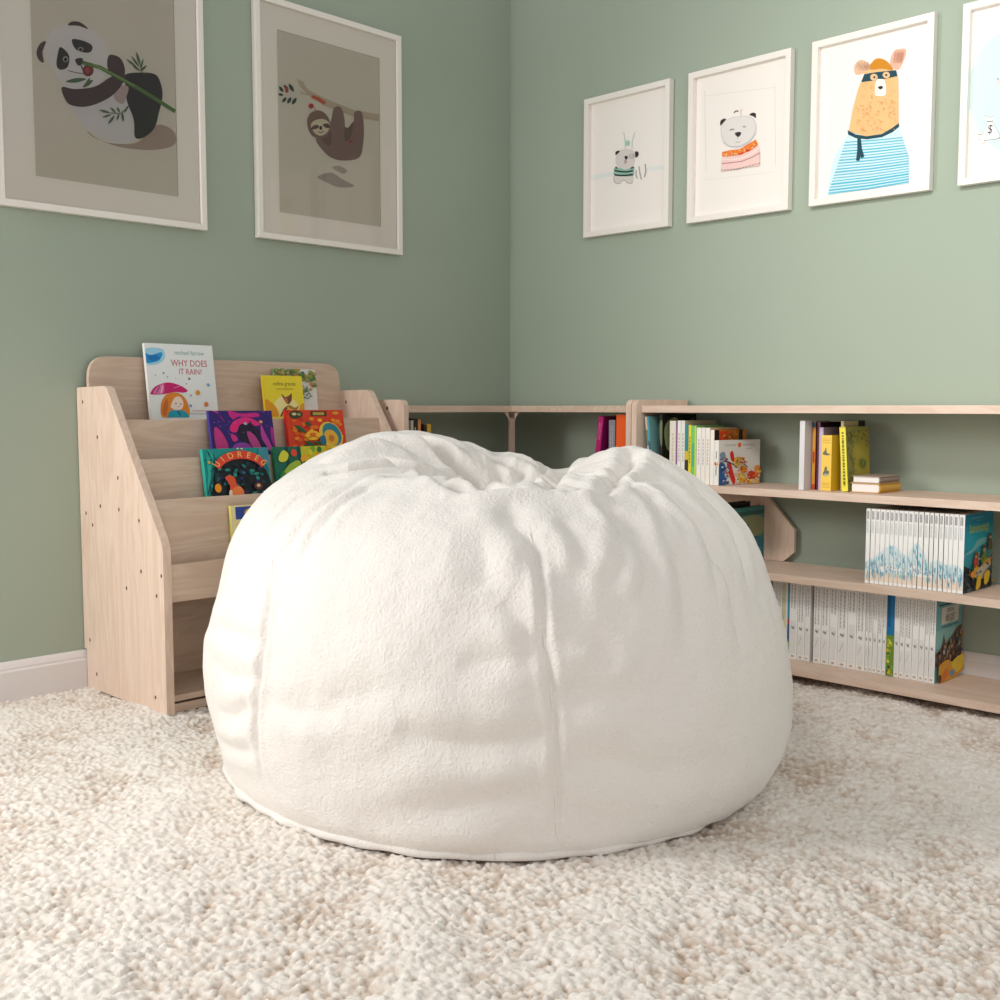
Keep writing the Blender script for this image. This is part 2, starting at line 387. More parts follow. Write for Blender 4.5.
def bear_striped(A):
    sc_(A, .08, 600, 120); K = (52, 48, 48)
    A.poly([(-120, 700), (60, 660), (180, 650), (190, 690), (0, 730), (-120, 750)], (228, 232, 230)); A.poly([(590, 590), (740, 570), (860, 560), (860, 600), (740, 620), (600, 630)], (228, 232, 230))
    A.poly([(200, 430), (232, 385), (300, 366), (385, 368), (432, 400), (442, 460), (430, 545), (400, 600), (320, 616), (240, 600), (196, 540)], (216, 209, 205))
    A.poly([(182, 700), (300, 712), (412, 700), (412, 770), (390, 795), (325, 782), (300, 752), (270, 784), (200, 795), (176, 765)], (218, 211, 206))
    for p in ([(178, 765), (205, 797), (262, 788)], [(325, 780), (388, 797), (412, 770)], [(270, 765), (298, 750), (325, 765)], [(176, 700), (174, 765)]): A.line(p, 7, (150, 145, 142))
    A.poly([(180, 600), (240, 598), (320, 618), (420, 590), (428, 640), (415, 695), (300, 706), (180, 690), (174, 640)], (142, 184, 168))
    A.line([(180, 630), (250, 644), (330, 650), (412, 634)], 20, (34, 52, 48)); A.line([(180, 685), (250, 694), (330, 692), (412, 682)], 20, (34, 52, 48)); A.line([(192, 590), (215, 602)], 24, (60, 76, 70)); A.line([(385, 604), (425, 588)], 20, (60, 76, 70))
    A.poly([(196, 438), (196, 400), (225, 384), (248, 386), (232, 412)], K); A.poly([(440, 400), (470, 394), (486, 425), (468, 462), (444, 466)], K)
    A.poly([(310, 455), (335, 448), (350, 468), (332, 496), (312, 484)], K); A.ell(320, 522, 18, 26, (184, 158, 160)); A.ell(398, 450, 32, 30, (140, 134, 130)); A.ell(398, 450, 24, 22, (222, 216, 210)); A.ell(402, 448, 6, 10, (90, 84, 84))
    A.line([(318, 362), (312, 230), (298, 150)], 8, (190, 200, 194)); A.line([(402, 360), (405, 260), (438, 150)], 8, (190, 200, 194)); A.poly([(315, 262), (370, 262), (366, 320), (318, 312)], (168, 208, 190)); A.line([(325, 320), (360, 270)], 8, (130, 180, 160))
    A.line([(456, 625), (452, 690), (468, 730)], 11, (158, 156, 154)); A.line([(490, 580), (500, 660), (520, 745)], 13, (164, 162, 160)); A.line([(566, 550), (576, 640), (556, 715)], 13, (158, 156, 154))
def bear_scarf(A):
    sc_(A, .1, 700, 90); K = (50, 42, 42); g = (226, 222, 220)
    for q in ([(46, 10), (60, 820)], [(748, -60), (756, 760)]): A.line(q, 7, (226, 220, 214))
    A.line([(60, 60), (748, -28)], 5, (226, 220, 214)); A.line([(60, 900), (740, 820)], 5, (228, 222, 216))
    A.poly([(205, 400), (235, 320), (330, 270), (450, 258), (530, 280), (565, 350), (560, 440), (500, 520), (400, 575), (300, 575), (230, 520)], (212, 208, 207))
    A.poly([(215, 400), (240, 325), (330, 278), (450, 266), (520, 290), (550, 350), (540, 430), (480, 510), (390, 552), (300, 555), (240, 505)], (226, 221, 218))
    A.line([(232, 520), (300, 565), (400, 568), (500, 515), (556, 430)], 12, (196, 194, 198))
    A.poly([(205, 355), (205, 310), (235, 288), (262, 290), (240, 320)], K); A.poly([(495, 250), (520, 228), (556, 234), (558, 280), (530, 262)], K)
    A.poly([(348, 438), (375, 420), (410, 424), (406, 450), (380, 470)], K); A.line([(378, 468), (378, 490)], 5, (140, 130, 130)); A.line([(300, 404), (322, 392), (342, 396)], 13, (150, 138, 136)); A.line([(428, 372), (445, 360), (455, 378)], 10, (150, 138, 136)); A.line([(355, 520), (385, 524), (405, 512)], 6, (170, 160, 158))
    A.line([(340, 228), (362, 208), (386, 214)], 12, (90, 74, 74)); A.line([(405, 190), (412, 260)], 5, (210, 170, 160)); A.line([(428, 190), (416, 215)], 5, (210, 190, 180))
    A.poly([(222, 620), (300, 602), (400, 590), (480, 540), (560, 495), (582, 550), (500, 610), (400, 650), (300, 662), (222, 668)], (236, 130, 52), False)
    random.seed(3)
    for k in range(42):
        t = random.random(); x = 228+t*345; y = 645-20*t-85*max(0, t-.35)*1.6+random.uniform(-22, 22)
        A.ell(x, y, 7, 6, random.choice([(250, 178, 96), (222, 92, 34), (250, 216, 160)]), n=6)
    A.poly([(395, 645), (440, 618), (430, 648)], (214, 40, 30), False); A.poly([(460, 610), (505, 592), (490, 622)], (214, 40, 30), False)
    A.poly([(222, 672), (300, 668), (400, 655), (500, 615), (590, 560), (602, 640), (600, 760), (400, 780), (216, 820)], (242, 206, 200), False)
    A.line([(222, 738), (320, 728), (420, 716), (520, 678), (604, 630)], 12, (196, 140, 144)); A.line([(222, 690), (320, 700), (420, 685), (500, 650), (596, 590)], 6, (250, 236, 230))
    for k in range(13): t = k/12; A.line([(216+t*370, 805-22*t-70*max(0, t-.4)), (236+t*370, 800-24*t-70*max(0, t-.4))], 10, (176, 150, 140))
def bear_mask(A):
    sc_(A, .22, 790, 0); T = (16, 68, 82); Bc = (233, 186, 128)
    A.poly([(345, 330), (300, 340), (292, 300), (318, 272), (350, 282), (372, 318)], (222, 182, 150)); A.poly([(455, 290), (470, 235), (500, 222), (528, 226), (520, 268), (492, 318)], (222, 176, 150))
    for k in range(14): A.line([(300+k*5, 296-(k % 3)*8), (318+k*3, 320-(k % 2)*10)], 3, (190, 146, 120)); A.line([(478+k*3, 232+(k % 3)*8), (470+k*3, 286-(k % 2)*10)], 3, (196, 140, 118))
    A.poly([(345, 322), (400, 305), (475, 318), (492, 350), (494, 430), (494, 560), (440, 610), (350, 622), (268, 598), (285, 500), (312, 400)], Bc, False)
    A.poly([(270, 600), (350, 622), (430, 612), (494, 570), (512, 620), (536, 690), (544, 760), (538, 835), (420, 850), (300, 868), (172, 888), (182, 800), (200, 720), (240, 650)], (206, 232, 238), False)
    rnd = random.Random(5)
    for k in range(18):
        y = 648+k*13.6; x0 = max(251-k*4.5, 176); x1 = min(512+k*4, 541); dy = 22+k*1.8
        A.line([(x0, y), ((x0+x1)/2, y-dy*.42), (x1, y-dy)], 4+rnd.random()*3, (86+rnd.randint(-10, 25), 184, 212))
    A.poly([(264, 592), (300, 612), (350, 620), (420, 610), (470, 580), (496, 560), (498, 576), (470, 600), (420, 624), (350, 634), (300, 628), (266, 612)], T, False)
    A.poly([(308, 622), (324, 626), (330, 690), (316, 732), (302, 730), (308, 680)], T, False); A.poly([(318, 628), (330, 680), (340, 712), (326, 720), (314, 690)], T, False)
    A.poly([(368, 316), (372, 288), (400, 266), (440, 278), (470, 318), (420, 312)], (204, 134, 22))
    A.poly([(340, 338), (400, 328), (484, 320), (490, 346), (420, 362), (326, 374)], T, False)
    A.ell(384, 352, 17, 16, (222, 184, 140)); A.ell(440, 342, 17, 15, (222, 184, 140)); A.ell(386, 352, 5, 5, (60, 50, 44)); A.ell(440, 342, 5, 5, (60, 50, 44))
    A.poly([(394, 368), (414, 360), (434, 368), (440, 420), (428, 437), (394, 437), (388, 420)], (246, 236, 222)); A.poly([(402, 398), (416, 391), (426, 398), (414, 408)], (40, 36, 36))
    for k in range(90): x = rnd.uniform(300, 485); y = rnd.uniform(440, 595); A.line([(x, y), (x+5, y+5)], 3, (212, 158, 98))
    for k in range(30): x = rnd.uniform(325, 485); y = rnd.uniform(375, 440); (A.line([(x, y), (x+4, y+5)], 3, (216, 164, 104)) if not 380 < x < 445 else None)
def money_bags(A):
    sc_(A, .2, 940, 0)
    n = 26; A.poly([(470+330*math.cos(2*math.pi*k/n), 460+350*math.sin(2*math.pi*k/n)) for k in range(n)], (204, 226, 224))
    A.l -= 0
    A.line([(292, 390), (300, 415)], 14, (110, 108, 108)); A.poly([(292, 392), (330, 360), (420, 380), (430, 470), (350, 500), (300, 440)], (216, 210, 206))
    for cx, cy, s_, t_ in ((250, 640, 1.0, '$'), (199, 690, .5, '1'), (390, 650, 1.1, '$')):
        o = [(cx+s_*a, cy+s_*b) for a, b in ((-12, -32), (-26, -62), (0, -54), (22, -62), (12, -32), (48, 30), (46, 52), (0, 60), (-44, 62), (-34, 20))]
        A.poly(o, (120, 116, 112)); cxx = sum(p[0] for p in o)/len(o); cyy = sum(p[1] for p in o)/len(o)
        A.poly([(cxx+(p[0]-cxx)*.93, cyy+(p[1]-cyy)*.95) for p in o], (248, 246, 242)); A.line([(cx-14*s_, cy-33*s_), (cx+14*s_, cy-33*s_)], 5, (120, 116, 112))
        # upright lettering: detail-view y runs down, so the glyph is drawn flipped
        vs, fs = text_geo(t_ if t_ == '$' else 'I'); A.l += 1; h = 44*s_
        A.mb.faces([A.P((cx-2*s_+a*h/.7*.8+b*.2*h, cy+26*s_-b*h/.7)) for a, b in vs], fs, A.m((52, 50, 50)))
G2 = 'row of small white-framed prints on the right wall'
for (lab, y1, y0, art) in (('small white framed print of a tiny bear in a green striped top', -.444, -.868, bear_striped),
                           ('small white framed print of a pale bear wearing an orange and pink scarf', -.953, -1.381, bear_scarf),
                           ('small white framed print of a tan masked bear in a blue striped jumper', -1.461, -1.885, bear_mask),
                           ('small white framed print of money bags on a pale blue disc', -1.975, -2.400, money_bags)):
    picture(lab, 'y', y0, y1, 1.589, 2.139, .022, .03, None, art, WHITE_PRINT, False, G2)

# ------------------------------------------------------------------ corner bookshelf and right-hand bookshelf
D = .335; ZS = [.905, .628, .348, .047]; TB = .025; BK = -.018
def wall_panel_r(mb, y0, y1, front=-D, top=.927):      # side panel standing off the right wall
    o = rounded([(BK, 0), (front, 0), (front, top), (BK, top)], [0, .004, .03, .002])
    mb.prism([(a, y0, b) for a, b in o], [(a, y1, b) for a, b in o], W_Z)
def wall_panel_l(mb, x0, x1, front=-D, top=.927):
    o = rounded([(BK, 0), (front, 0), (front, top), (BK, top)], [0, .004, .03, .002])
    mb.prism([(x0, a, b) for a, b in o], [(x1, a, b) for a, b in o], W_Z)
cs = thing('corner_bookshelf', 'low L-shaped birch plywood bookshelf wrapping the far room corner', 'bookshelf')
m = MB(); wall_panel_l(m, -.903, -.880); o = m.build('side_panel', cs, bevel=.0015)
for yy, zz in ((-.24, .896), (-.24, .30)):
    m = MB()
    p = [(-.9036, yy+.006*math.cos(a), zz+.007*math.sin(a)) for a in [k*math.pi/4 for k in range(8)]]; m.poly(p, SCREW); m.build('screw', o, fix=False)
m = MB(); wall_panel_r(m, -.936, -.913); m.build('side_panel', cs, bevel=.0015)
for z in ZS:
    m = MB(); o = [(-.880, BK), (-.880, -.311), (-.311, -.311), (-.311, -.913), (BK, -.913), (BK, BK)]
    m.prism([(a, b, z-TB) for a, b in o], [(a, b, z) for a, b in o], W_X); m.build('shelf', cs, bevel=.0015)
m = MB()
for i in range(3):   # corner post pieces between the boards, flared under the top board
    z1 = ZS[i]-TB; z0 = ZS[i+1]; c = -.3; hw = .013
    for q, (ax, ay) in enumerate(((rt.x, rt.y), (fw.x, fw.y))):
        o = [(-hw, z0), (hw, z0), (hw, z1-.035), (hw+.004, z1-.02), (hw+.013, z1-.006), (hw+.024, z1), (-hw-.024, z1), (-hw-.013, z1-.006), (-hw-.004, z1-.02), (-hw, z1-.035)]
        if q: o = [(-hw, z0), (hw, z0), (hw, z1), (-hw, z1)]
        nx, ny = (fw.x, fw.y) if q == 0 else (rt.x, rt.y)
        m.prism([(c+ax*a-nx*.013, c+ay*a-ny*.013, b) for a, b in o], [(c+ax*a+nx*.013, c+ay*a+ny*.013, b) for a, b in o], W_Z)
m.build('corner_post', cs)
rs = thing('bookshelf', 'long low birch plywood bookshelf under the four small framed prints', 'bookshelf')
for a, b in ((-.962, -.939), (-2.70, -2.677)):
    m = MB(); wall_panel_r(m, a, b); m.build('side_panel', rs, bevel=.0015)
for z in ZS:
    m = MB(); m.box(-.325 if z < .1 else -.308, BK, -2.677, -.962, z-TB, z, W_Y); m.build('shelf', rs, bevel=.0015)
m = MB(); m.box(-.03, BK, -2.677, -.962, 0.001, .03, W_Y); m.build('rear_rail', rs)
m = MB()
o = rounded([(-.962, .349), (-1.394, .349), (-1.437, .385), (-1.437, .467), (-1.325, .582), (-1.302, .603), (-.962, .603)], .004, 2)
m.prism([(-.019, a, b) for a, b in o], [(-.034, a, b) for a, b in o], W_Z); m.build('back_brace', rs, bevel=.001)

# ------------------------------------------------------------------ front-facing display bookcase on the left wall
db = thing('display_bookcase', 'tiered birch plywood display bookcase with slanted sides on the left wall', 'bookcase')
X0, X1 = -1.979, -.938; T = .026
side = rounded([(-.019, 0), (-.526, 0), (-.526, .50), (-.203, .964), (-.003, .962), (-.003, .124), (-.019, .124)], [0, .004, .08, .035, .012, 0, 0], 6)
for k, x in enumerate((X0, X1-T)):
    m = MB(); m.prism([(x, a, b) for a, b in side], [(x+T, a, b) for a, b in side], W_Z); sp = m.build('side_panel', db, bevel=.0015)
    scr = [(-.123, .807), (-.251, .686), (-.376, .565), (-.252, .59), (-.13, .593), (-.074, .53), (-.38, .414), (-.5, .413), (-.286, .353), (-.47, .351), (-.071, .052), (-.448, .046), (-.03, .156), (-.03, .916), (-.03, .564)]
    if k: scr = [(-.058, .919)]
    for yy, zz in scr:
        xx = x-.0006; yy = yy-.014
        m = MB(); m.poly([(xx, yy+.0042*math.cos(a), zz+.0062*math.sin(a)) for a in [q*math.pi/4 for q in range(8)]], SCREW); m.build('screw', sp, fix=False)
bo = rounded([(X0+T, .03), (X1-T, .03), (X1-T, 1.062), (X0+T, 1.062)], [0, 0, .07, .07], 7)
m = MB(); m.prism([(a, -.018, b) for a, b in bo], [(a, -.034, b) for a, b in bo], W_X); m.build('backboard', db, bevel=.0015)
tiers = [(-.265, .861, -.285, .66), (-.358, .744, -.378, .54), (-.436, .626, -.46, .40)]
for ya, za, yb, zb in tiers:      # tilted tier boards
    m = MB(); p = [(ya, za), (ya+.014, za), (yb+.014, zb), (yb, zb)]
    m.prism([(X0+T, a, b) for a, b in p], [(X1-T, a, b) for a, b in p], W_X); m.build('tier_board', db, bevel=.001)
pk = [(-.262, -.036, .752), (-.352, -.288, .646), (-.430, -.382, .527), (-.49, -.466, .364)]
for ya, yb, z in pk:              # pocket floors
    m = MB(); m.box(X0+T, X1-T, ya, yb, z-.010, z, W_X); m.build('pocket_floor', db)
m = MB(); m.box(X0+T, X1-T, -.509, -.491, .330, .441, W_X); m.build('front_rail', db, bevel=.0015)
m = MB(); m.box(X0+T, X1-T, -.25, -.236, .05, .345, W_X); m.build('inner_back', db)
m = MB(); m.box(X0+T, X1-T, -.508, BK, .034, .052, W_X); m.build('bottom_shelf', db, bevel=.001)
m = MB(); m.box(X0+T, X1-T, -.505, -.488, .001, .026, W_X); m.build('kick_rail', db, bevel=.001)

# ------------------------------------------------------------------ books
PAGES = mat('book_pages', (236, 228, 212), .85)
noise_mix(PAGES, (226, 217, 200), (244, 237, 222), 300, mapping=(1, 1, 1))
def M_cover(c): return mat('book_cover', c, .38, spec=.45)
def book(label, d, t, h, mtx, cov, spine=None, cat='book', group=None, art=None, sart=None, hard=True, name='book', right=None, vis=1):
    """local: spine faces -y at y 0, fore edge at y d, +x is the front cover, z up"""
    e = thing(name, label, cat, group=group); e.matrix_world = Matrix.Translation((0, 0, .0008)) @ mtx
    ct = .0022 if hard else .0009; ins = .003 if hard else .0005
    cm, sm = M_cover(cov), M_cover(spine or cov); rm = M_cover(right) if right else cm
    m = MB()
    m.box(-t/2, -t/2+ct, 0, d, 0, h, cm)
    m.box(t/2-ct, t/2, 0, d, 0, h, rm)
    m.box(-t/2+ct, t/2-ct, 0, ct, 0, h, sm)
    m.poly([(-t/2, -.0001, 0), (t/2, -.0001, 0), (t/2, -.0001, h), (-t/2, -.0001, h)], sm)
    if art: art(Art(m, (t/2, 0, h*(1-vis)), (0, 1, 0), (0, 0, 1), (1, 0, 0), d, h*vis))
    if sart: sart(Art(m, (-t/2, -.0001, 0), (1, 0, 0), (0, 0, 1), (0, -1, 0), t, h))
    m.build('cover', e, fix=False)
    p = MB(); p.box(-t/2+ct, t/2-ct, ct, d-ins, ins, h-ins, PAGES); p.build('pages', e)
    return e
def MR(x, y, z, lean=0, yaw=0):
    """spine towards the room (-x) on the right wall; lean tips the top along the wall"""
    return Matrix.Translation((x, y, z)) @ Matrix.Rotation(R(-90+yaw), 4, 'Z') @ Matrix.Rotation(R(lean), 4, 'Y')
def ML(x, y, z, lean=0): return Matrix.Translation((x, y, z)) @ Matrix.Rotation(R(lean), 4, 'Y')
def MF(x, y, z, back, yaw=0):
    """front cover faces the room (-y) on the display bookcase: book local +x -> -y, spine on the left"""
    return Matrix.Translation((x, y, z)) @ Matrix.Rotation(R(yaw), 4, 'Z') @ Matrix.Rotation(R(-back), 4, 'X') @ Matrix.Rotation(R(-90), 4, 'Z')

def spine_text(c, s='', lines=2, y0=.3, y1=.93, w=.2):
    """fine rows of vertical lettering, too small to read"""
    def f(A):
        r = random.Random(len(s)*7+int(y0*100))
        for k in range(lines):
            x = (k+1)/(lines+1); y = y1
            while y > y0:
                q = r.uniform(.02, .06); A.rect(x-w/2, max(y-q, y0), x+w/2, y, c); y -= q+r.uniform(.008, .02)
    return f

# --- middle row of white comics with a mountain running over the spines, right-hand bookshelf
yb = [-1.828, -1.845, -1.861, -1.876, -1.893, -1.908, -1.922, -1.936, -1.951, -1.966, -1.983, -1.997, -2.015, -2.031, -2.046, -2.06, -2.077, -2.091, -2.104, -2.12, -2.138]
peaks = [(-1.82, .25), (-1.86, .36), (-1.90, .52), (-1.925, .54), (-1.95, .44), (-1.965, .40), (-1.985, .58), (-1.995, .63), (-2.005, .50), (-2.02, .50), (-2.035, .34), (-2.06, .40), (-2.09, .34), (-2.11, .38), (-2.14, .3)]
def hp(y): return float(np.interp(-y, [-a for a, b in peaks], [b for a, b in peaks]))
def teal_cover(A):
    A.rect(0, 0, 1, 1, (18, 150, 178)); A.rect(0, .55, 1, .78, (28, 168, 190)); A.rect(0, .86, 1, 1, (14, 128, 160))
    A.poly([(0, .48), (.3, .56), (.5, .66), (1, .62), (1, .3), (0, .3)], (120, 196, 200)); A.poly([(0, .46), (.25, .5), (.6, .58), (1, .56), (1, .2), (0, .2)], (58, 160, 176))
    A.rect(.22, .935, .62, .945, (110, 190, 205)); A.rect(.4, .9, .52, .908, (110, 190, 205))
    A.text('Lanneneonegs', .5, .76, .115, (188, 206, 60), rot=.02, sx=.72)
    A.poly([(0, .36), (.2, .3), (.4, .24), (.7, .34), (1, .44), (1, 0), (0, 0)], (34, 44, 52), False)
    rr = random.Random(2)
    for k in range(60): A.ell(rr.uniform(.02, .98), rr.uniform(.02, .3), .03, .02, rr.choice([(24, 30, 36), (60, 96, 112), (96, 130, 120), (200, 160, 60), (20, 60, 90)]), n=6)
    for (cx, cy, s, c) in ((.34, .40, 1, (196, 70, 50)), (.62, .46, 1.1, (110, 150, 60)), (.82, .62, .9, (90, 90, 60))):
        A.poly([(cx-.08*s, cy-.12*s), (cx-.06*s, cy+.03*s), (cx+.05*s, cy+.03*s), (cx+.09*s, cy-.12*s)], c); A.ell(cx, cy+.06*s, .045*s, .032*s, (206, 150, 110)); A.ell(cx, cy+.085*s, .055*s, .02*s, (90, 60, 40))
    A.poly([(.2, .22), (.3, .34), (.45, .3), (.62, .36), (.8, .4), (.86, .3), (.66, .22), (.4, .18)], (222, 168, 52)); A.poly([(.3, .2), (.5, .3), (.85, .33), (.75, .22), (.5, .14)], (200, 196, 180))
    for k in range(45): A.ell(rr.uniform(.15, .95), rr.uniform(.2, .5), .022, .016, rr.choice([(120, 90, 60), (200, 180, 130), (90, 120, 70), (180, 90, 50), (40, 60, 60)]), n=6)
    A.poly([(.34, .18), (.46, .2), (.44, .06), (.3, .03)], (236, 196, 30)); A.poly([(.58, .2), (.76, .24), (.74, .1), (.6, .07)], (236, 196, 30)); A.ell(.16, .24, .07, .04, (236, 150, 40))
for i in range(20):
    y0, y1 = yb[i], yb[i+1]; t = abs(y1-y0)-.0012-(.0022 if i in (0, 11, 13, 15) else 0)
    def sart(A, y0=y0, y1=y1, i=i):
        def px(t_): return y0+(y1-y0)*t_
        A.rect(.0, .04, 1, .16, (240, 224, 208)); A.poly([(0, .14), (1, .14), (1, .06+.13*hp(y1)), (0, .06+.13*hp(y0))], (236, 220, 206), False)
        a, b = hp(y0), hp(y1)
        A.poly([(0, a*.52), (1, b*.52), (1, b), (0, a)], (222, 235, 238), False)
        r = random.Random(i)
        for k in range(12):
            x = r.uniform(.05, .8); yy = r.uniform(.3, 1)*min(a, b); A.line([(x, yy), (x+.2, yy-r.uniform(.01, .06))], .05, r.choice([(108, 184, 204), (140, 200, 214), (220, 236, 240), (96, 160, 190)]))
        for k in range(3): x = r.uniform(.1, .7); yy = r.uniform(.18, .28); A.line([(x, yy), (x+.25, yy-.01)], .02, (160, 190, 206))
        for k in range(2): A.rect(.25+.3*k, .86-.0*k, .4+.3*k, .97, (150, 150, 156)); A.rect(.25+.3*k, .68, .36+.3*k, .84, (206, 208, 210))
    lab = 'white comic spine with blue mountain drawing, in the row on the middle shelf'
    kw = {}
    if i == 0: lab = 'white comic at the left end of the mountain-spined row'
    if i == 19: lab = 'comic with bright turquoise cover of adventurers, at the right end of the mountain-spined row'; kw = dict(art=teal_cover, right=(18, 150, 178))
    book(lab, .213, t, .235, MR(-.283, (y0+y1)/2, ZS[2]), (24, 38, 62), (248, 247, 245), group='white comics with a mountain over the spines', sart=sart, hard=False, name='comic_book', **kw)
# dark upper edges come from the navy covers

# --- bottom row, right-hand bookshelf
bb = [-1.462, -1.473, -1.484, -1.499, -1.513, -1.528, -1.558, -1.586, -1.606, -1.618, -1.646, -1.676, -1.706, -1.74, -1.771, -1.802, -1.814, -1.827, -1.844, -1.86, -1.873, -1.899, -1.917, -1.934, -1.957, -1.979, -1.998, -2.012, -2.032]
def western_cover(A):
    A.rect(0, 0, 1, 1, (122, 190, 194)); A.rect(0, .93, 1, 1, (104, 160, 166)); A.rect(.1, .905, .6, .925, (52, 60, 64)); A.rect(0, .4, 1, .62, (150, 206, 204))
    A.rect(.2, .68, .86, .88, (222, 224, 216)); A.rect(.2, .645, .86, .655, (60, 66, 70))
    A.text('COMMENDEUR', .53, .815, .05, (70, 74, 78), sx=.62); A.text('NINE QUEST', .53, .705, .085, (48, 46, 46), sx=.52)
    rr = random.Random(8)
    A.poly([(0, .36), (.2, .36), (.3, .56), (.4, .42), (.6, .5), (.8, .6), (1, .62), (1, .2), (0, .2)], (124, 100, 84), False)
    for k in range(110): 
        x = rr.uniform(.02, .98); y = rr.uniform(.16, .36+.22*x); A.ell(x, y, rr.uniform(.02, .045), rr.uniform(.015, .035), rr.choice([(58, 46, 44), (150, 104, 72), (196, 160, 126), (86, 110, 130), (170, 120, 50), (92, 64, 48), (196, 186, 176)]), n=7)
    A.poly([(0, .02), (0, .2), (.3, .26), (.6, .2), (1, .28), (1, .08), (.6, 0), (.2, 0)], (222, 160, 34)); A.poly([(.5, .2), (.9, .26), (1, .14), (.7, .06)], (238, 204, 40)); A.poly([(.02, .04), (.3, .16), (.36, .06), (.1, 0)], (220, 120, 36))
    A.rect(.42, .045, .62, .11, (120, 150, 190)); A.ell(.05, .06, .06, .05, (80, 40, 30))
gb = 'white comics in the bottom row'
for i in range(len(bb)-1):
    y0, y1 = bb[i], bb[i+1]; t = abs(y1-y0)-.0014; hgt = .262; x = -.213; cov = (236, 236, 234); sp = (250, 250, 248)
    lab = 'white comic with fine grey spine lettering, in the bottom-shelf row'; kw = {}
    def sart(A, i=i):
        r = random.Random(i*3+1); st = r.choice([.5, .58, .66, .72])
        for k in range(2):
            xx = .26+.42*k; y = .97
            while y > st: q = r.uniform(.02, .05); A.rect(xx-.08, max(y-q, st), xx+.08, y, (190, 192, 194)); y -= q+.008
        A.rect(.18, .08, .82, st-.16, (238, 238, 236)); A.line([(.3, .42), (.62, .40), (.7, .44)], .03, (150, 150, 150)); A.rect(.3, .03, .7, .05, (200, 170, 150))
        if r.random() > .5: A.line([(.25, .2), (.6, .3)], .03, (214, 206, 196))
    if i == 3: sp = (232, 226, 168); lab = 'comic with pale yellow spine beside the beanbag on the bottom shelf'
    if i == 5:
        pass
    if i == 4: sp = (60, 140, 176); lab = 'comic with blue, red and green spine near the left of the bottom row'
    if i == 8: sp = (62, 30, 26); hgt = .235; x = -.19; lab = 'dark comic set back between the white comics of the bottom row'; cov = (60, 34, 30)
    if i == 20: sp = (30, 122, 176); lab = 'comic with saturated blue, green and yellow spine in the bottom row'
    if i == 27: lab = 'comic with pale blue cover of a crowd of riders, right end of the bottom row'; kw = dict(art=western_cover, right=(122, 190, 194))
    if i == 4:
        def sart(A): A.rect(0, 0, .5, 1, (238, 238, 236)); A.rect(.5, 0, 1, .22, (130, 180, 60)); A.rect(.5, .22, 1, .45, (30, 90, 140)); A.rect(.5, .45, 1, .52, (190, 60, 80))
    if i == 8:
        def sart(A): A.rect(.1, .3, .9, .55, (170, 60, 40)); A.rect(0, .0, 1, .25, (96, 66, 50)); A.rect(0, .75, 1, .92, (28, 22, 18))
    if i == 20:
        def sart(A):
            rr = random.Random(4); A.rect(.1, .6, .5, .98, (20, 96, 150)); A.rect(0, 0, 1, .5, (110, 150, 50))
            for k in range(26): A.ell(rr.uniform(.1, .9), rr.uniform(.02, .46), .22, .02, rr.choice([(220, 190, 40), (70, 120, 50), (160, 180, 60), (40, 80, 60), (230, 220, 90)]), n=6)
    book(lab, .193, t, hgt, MR(x, (y0+y1)/2, ZS[3]), cov, sp, group=gb if lab.startswith('white') else None, sart=sart, hard=False, name='comic_book', **kw)

# --- upper row of mixed books, left half of the right-hand bookshelf
Z1 = ZS[1]
def leafy(A):
    A.rect(0, 0, 1, 1, (26, 30, 24)); A.poly([(.15, .9), (.4, .95), (.5, .8), (.42, .6), (.3, .45), (.12, .5), (.05, .75)], (150, 166, 120)); A.poly([(.5, .95), (.7, .9), (.95, .95), (.8, .8)], (86, 100, 70))
    A.line([(.35, .95), (.25, .7), (.3, .5)], .02, (196, 206, 160)); A.poly([(.5, .4), (.6, .3), (.7, .36), (.6, .45)], (170, 90, 50)); A.poly([(.1, .3), (.3, .35), (.35, .2), (.1, .15)], (90, 120, 70))
book('narrow blue book at the left end of the mixed row, against the side panel', .16, .010, .19, MR(-.275, -.9685, Z1), (70, 130, 170), sart=lambda A: (A.rect(0, .0, 1, .3, (90, 120, 90)), A.rect(.2, .4, .8, .7, (40, 90, 130))))
book('large black book with pale green leaf cover, right of the leaning picture book', .21, .014, .245, MR(-.284, -1.034, Z1), (26, 30, 24), art=leafy, right=(26, 30, 24), sart=lambda A: (A.poly([(.1, .85), (.9, .9), (.9, .55), (.3, .6)], (110, 126, 90)), A.rect(.2, .2, .8, .4, (60, 50, 40))))
def lean_sp(A):
    A.rect(0, 0, .45, 1, (226, 190, 160)); A.rect(0, .55, .45, .8, (120, 130, 90)); A.rect(0, .0, .45, .28, (226, 140, 90)); A.rect(.45, 0, 1, 1, (76, 160, 180)); A.rect(.45, .5, 1, .62, (40, 100, 140))
book('slim multicoloured picture book leaning at the left of the mixed row', .17, .017, .236, MR(-.30, -1.007, Z1+.0016, lean=-6), (120, 170, 170), (90, 160, 170), sart=lean_sp)
wsp = lambda c: spine_text(c, lines=1, y0=.35, y1=.8, w=.3)
